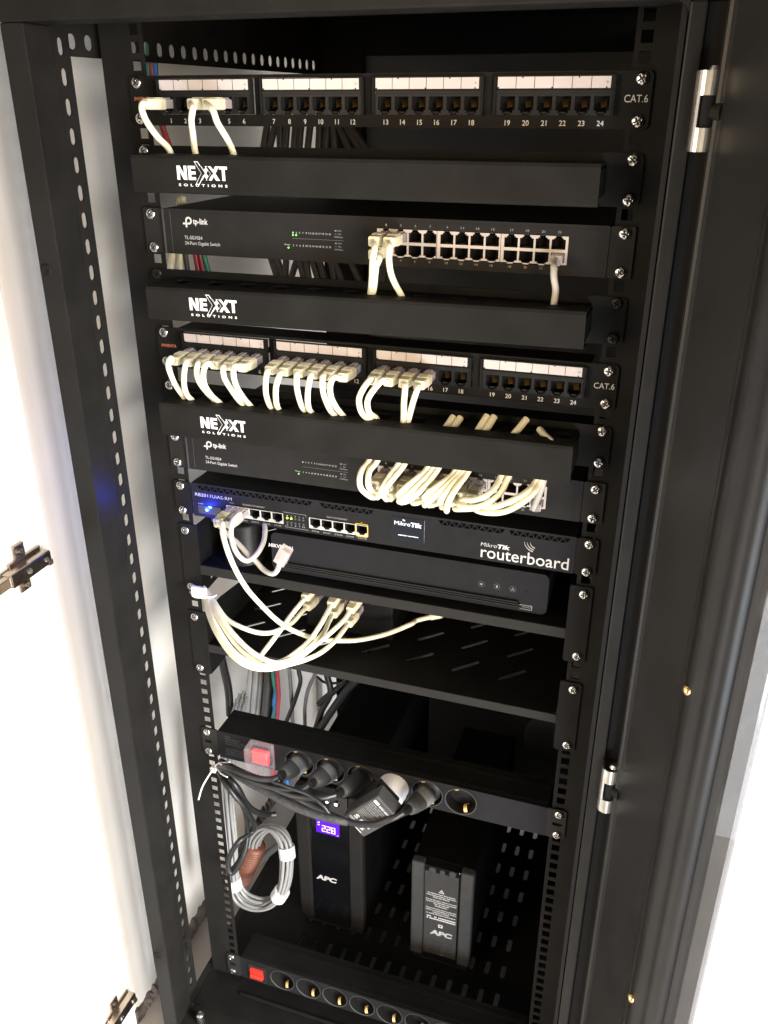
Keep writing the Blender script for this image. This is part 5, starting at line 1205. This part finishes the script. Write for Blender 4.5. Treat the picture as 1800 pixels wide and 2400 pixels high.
for p, ang in zip(CABLE['tape'], (80, 85, 35)):
    q = Vector(p[0]); a = math.radians(ang)
    # nearest coil tangent
    j = min(range(1, len(base)-1), key=lambda i: (Vector(base[i])-q).length); d = (Vector(base[j+1])-Vector(base[j-1])).normalized()
    c = Vector(base[j])
    b = MB(); b.tube([c-d*9, c, c+d*9], 12.4, M['tape'], 16, 3); b.build('tape_wrap', cl)
cd = MB()
pts = smooth_path(CABLE['conduit'], 40)
cd.tube([tuple(p) for p in pts], lambda f: 13.5+(2.0 if int(f*34) % 2 else -1.8), M['orange'], 16, 1)
tag(cd.build('orange_conduit'), 'orange corrugated conduit showing inside the cable coil', 'conduit')
for pts, lab in zip(CABLE['greytails'], ('upper grey cable crossing behind the coil', 'lower grey cable crossing behind the coil')):
    b = MB(); b.tube(pts, 4, M['bggrey'], 8, 5); tag(b.build('loose_cable'), lab, 'cable', 'cables behind the coil')
bgc = CABLE['bg']
b = MB(); b.tube(bgc['black_thick'], 6, M['blackcable'], 10, 6); tag(b.build('loose_cable'), 'thick black cable hanging inside the left side under the lower shelf', 'cable')
def hang(p, up=60, dn=90): 
    p = [Vector(q) for q in p]; d0 = (p[0]-p[1]).normalized(); d1 = (p[-1]-p[-2]).normalized()
    return [p[0]+d0*up]+p+[p[-1]+d1*dn]
for i, p in enumerate(bgc['cream']):
    b = MB()
    for o in (-5, 5): b.tube([Vector(q)+Vector((o, 0, 0)) for q in hang(p)], 4.4, M['coilgrey'], 8, 4)
    tag(b.build('cable_run'), 'pair of pale cables behind the power strip, %s pair from the left' % ORD[i], 'cable', 'pale cable pairs behind the power strip')
for i, p in enumerate(bgc['dark']):
    b = MB(); b.tube(hang(p), 6.5, M['bgdark'], 8, 4); tag(b.build('cable_run'), 'dark cable right of the pale pairs behind the power strip, %s one' % ORD[i], 'cable', 'dark cables behind the power strip')
for (p, mm, nme) in zip(bgc['colour'], ('green', 'blue', 'red'), ('green', 'blue', 'red')):
    b = MB(); b.tube(hang(p, 40, 150), 3.2, M[mm], 8, 5); tag(b.build('coloured_cable'), '%s cable hanging behind the upper power strip' % nme, 'cable')
LAB = ['thin grey cable hanging straight before the back wall', 'thin dark cable bending left before the back wall', 'second grey cable hanging left of the wall socket', 'black cable running down left across the wall socket', 'black cable end poking out before the wall socket', 'thick black cable rising to the right below the shelf', 'thin cable sagging above the wall socket']
for i, p in enumerate(bgc['grey']):
    b = MB(); b.tube(hang(p, 30, 60) if i not in (4, 6) else p, [3.4, 3.6, 3.4, 5.5, 5.5, 6.5, 2.2][i], M['bggrey'] if i in (0, 2) else M['blackcable'], 8, 5); tag(b.build('loose_cable'), LAB[i], 'cable')
# wall socket in the corner
b = MB(); b.box(-384.8, -371, 700, 840, -1300, -1203, M['wallr'], 2); tag(b.build('wall_socket'), 'white box on the side wall seen through the rack', 'wall box')

def bundle(paths, label, matn, name='cable_bundle', r=4.0, up=70, dn=70):
    t = MB()
    for p in paths: t.tube(hang(p, up, dn), r, matn, 8, 4)
    return t
for nme, key, lab in (('cable_bundle', 'bundleTop', 'dark cable hanging behind the upper patch panel, %s from the left'), ('cable_bundle', 'bundleMid', 'dark cable hanging behind the upper switch, %s from the left')):
    for i, p in enumerate(CABLE[key]):
        b = MB(); b.tube(hang(p, 30, 26), 4.2, M['bgdark'], 8, 4)
        tag(b.build('rear_cable'), lab % (ORD[i] if i < 12 else 'thirteenth'), 'cable', 'dark cables behind the patch panels')
for i, (p, mm) in enumerate(zip(CABLE['leftcol'], ('green', 'red', 'blue', 'red', 'red'))):
    lab = ['thin green cable at the top left behind the upper patch panel', 'red cable at the top left behind the upper patch panel', 'thin blue cable at the top left behind the upper patch panel', 'dark red cable below the upper patch panel, left one', 'dark red cable below the upper patch panel, right one'][i]
    b = MB(); b.tube(hang(p, 40 if i < 3 else 15, 20), 3.0, M[mm], 8, 4); tag(b.build('coloured_cable'), lab, 'cable')
for i, (p, mm) in enumerate(zip(CABLE['leftmid'], ('cream', 'cream', 'red', 'red', 'green', 'bgdark'))):
    lab = ['left cream cable under the left end of the upper switch', 'right cream cable under the left end of the upper switch', 'left red cable under the upper switch', 'right red cable under the upper switch', 'green cable under the upper switch', 'black cable between cream and red ones under the upper switch'][i]
    b = MB(); b.tube(hang(p, 60 if i < 2 else 40, 40), 3.8 if i < 2 else 3.0, M[mm], 8, 4); tag(b.build('coloured_cable'), lab, 'cable')

# ------------------------------------------------------------------ concealed hinges on the white panel
def cup_hinge(o, label):
    ox, oz = o
    t = thing('concealed_hinge', (-325, ox, oz), label, 'cabinet hinge', 'concealed hinges on the white panel')
    N = M['nickel']; ND = M['nickel_dk']
    e1, e2, e3 = Vector((0, 1, 0)), Vector((0, 0, 1)), Vector((1, 0, 0))
    c = Vector((-329.5, ox, oz))
    def ob(b, l0, l1, w0, w1, h0, h1, m, bev=.8):
        q = bmesh.new(); bmesh.ops.create_cube(q, size=1)
        for v in q.verts:
            p = Vector(((l0+l1)/2+v.co.x*(l1-l0), (w0+w1)/2+v.co.y*(w1-w0), (h0+h1)/2+v.co.z*(h1-h0))); v.co = p
        bmesh.ops.bevel(q, geom=q.edges[:]+q.verts[:], offset=bev, segments=2, profile=.5, affect='EDGES')
        for v in q.verts: v.co = c+e1*v.co.x+e2*v.co.y+e3*v.co.z
        b.bm(q, m)
    b = MB(); ob(b, 0, 61, -7, 7.6, 3, 14, N, 1.2); ob(b, 1, 60, -7.2, 6.6, 14.05, 15.2, ND, .5); ob(b, 55, 61.5, -9, -3, 8, 15.8, N, .6)
    ob(b, 18, 44, -10, -7.1, 4, 12, ND, .8)
    b.build('arm', t)
    b = MB(); ob(b, 12, 60, -11, 11.5, -.4, 3, N); ob(b, 22, 38, 11.6, 27, -.4, 3, N, 1.2); ob(b, 22, 38, -27, -11.1, -.4, 3, N, 1.2)
    for w in (20, -20): b.cyl(c+e1*30+e2*w+e3*3, c+e1*30+e2*w+e3*4.6, 4.6, ND, n=16); b.cyl(c+e1*30+e2*w+e3*4.5, c+e1*30+e2*w+e3*5.4, 3.0, M['chrome'], n=14)
    b.build('mounting_plate', t)
    for l in (26, 53):
        b = MB(); p = c+e1*l+e3*15; b.cyl(p, p+e3*1.6, 3.4, M['chrome'], 2.6, n=14); b.build('screw', t)
    b = MB(); ob(b, -40, 1, -6, 6, 5, 13, N, 1.5)
    b.build('link', t)
    b = MB(); q = c-e1*46-e2*2; b.lathe([(17, 0), (17.5, 3), (16, 10), (10, 12), (1, 12.2)], ND, q+e3*8, -e2, 26); b.build('cup', t)
cup_hinge((-197, -456), 'upper bronze coloured concealed hinge on the white panel edge')
cup_hinge((-190, -1170), 'lower concealed hinge on the white panel near the floor')

for o in list(bpy.data.objects):
    if '_o' in o.keys(): del o['_o']
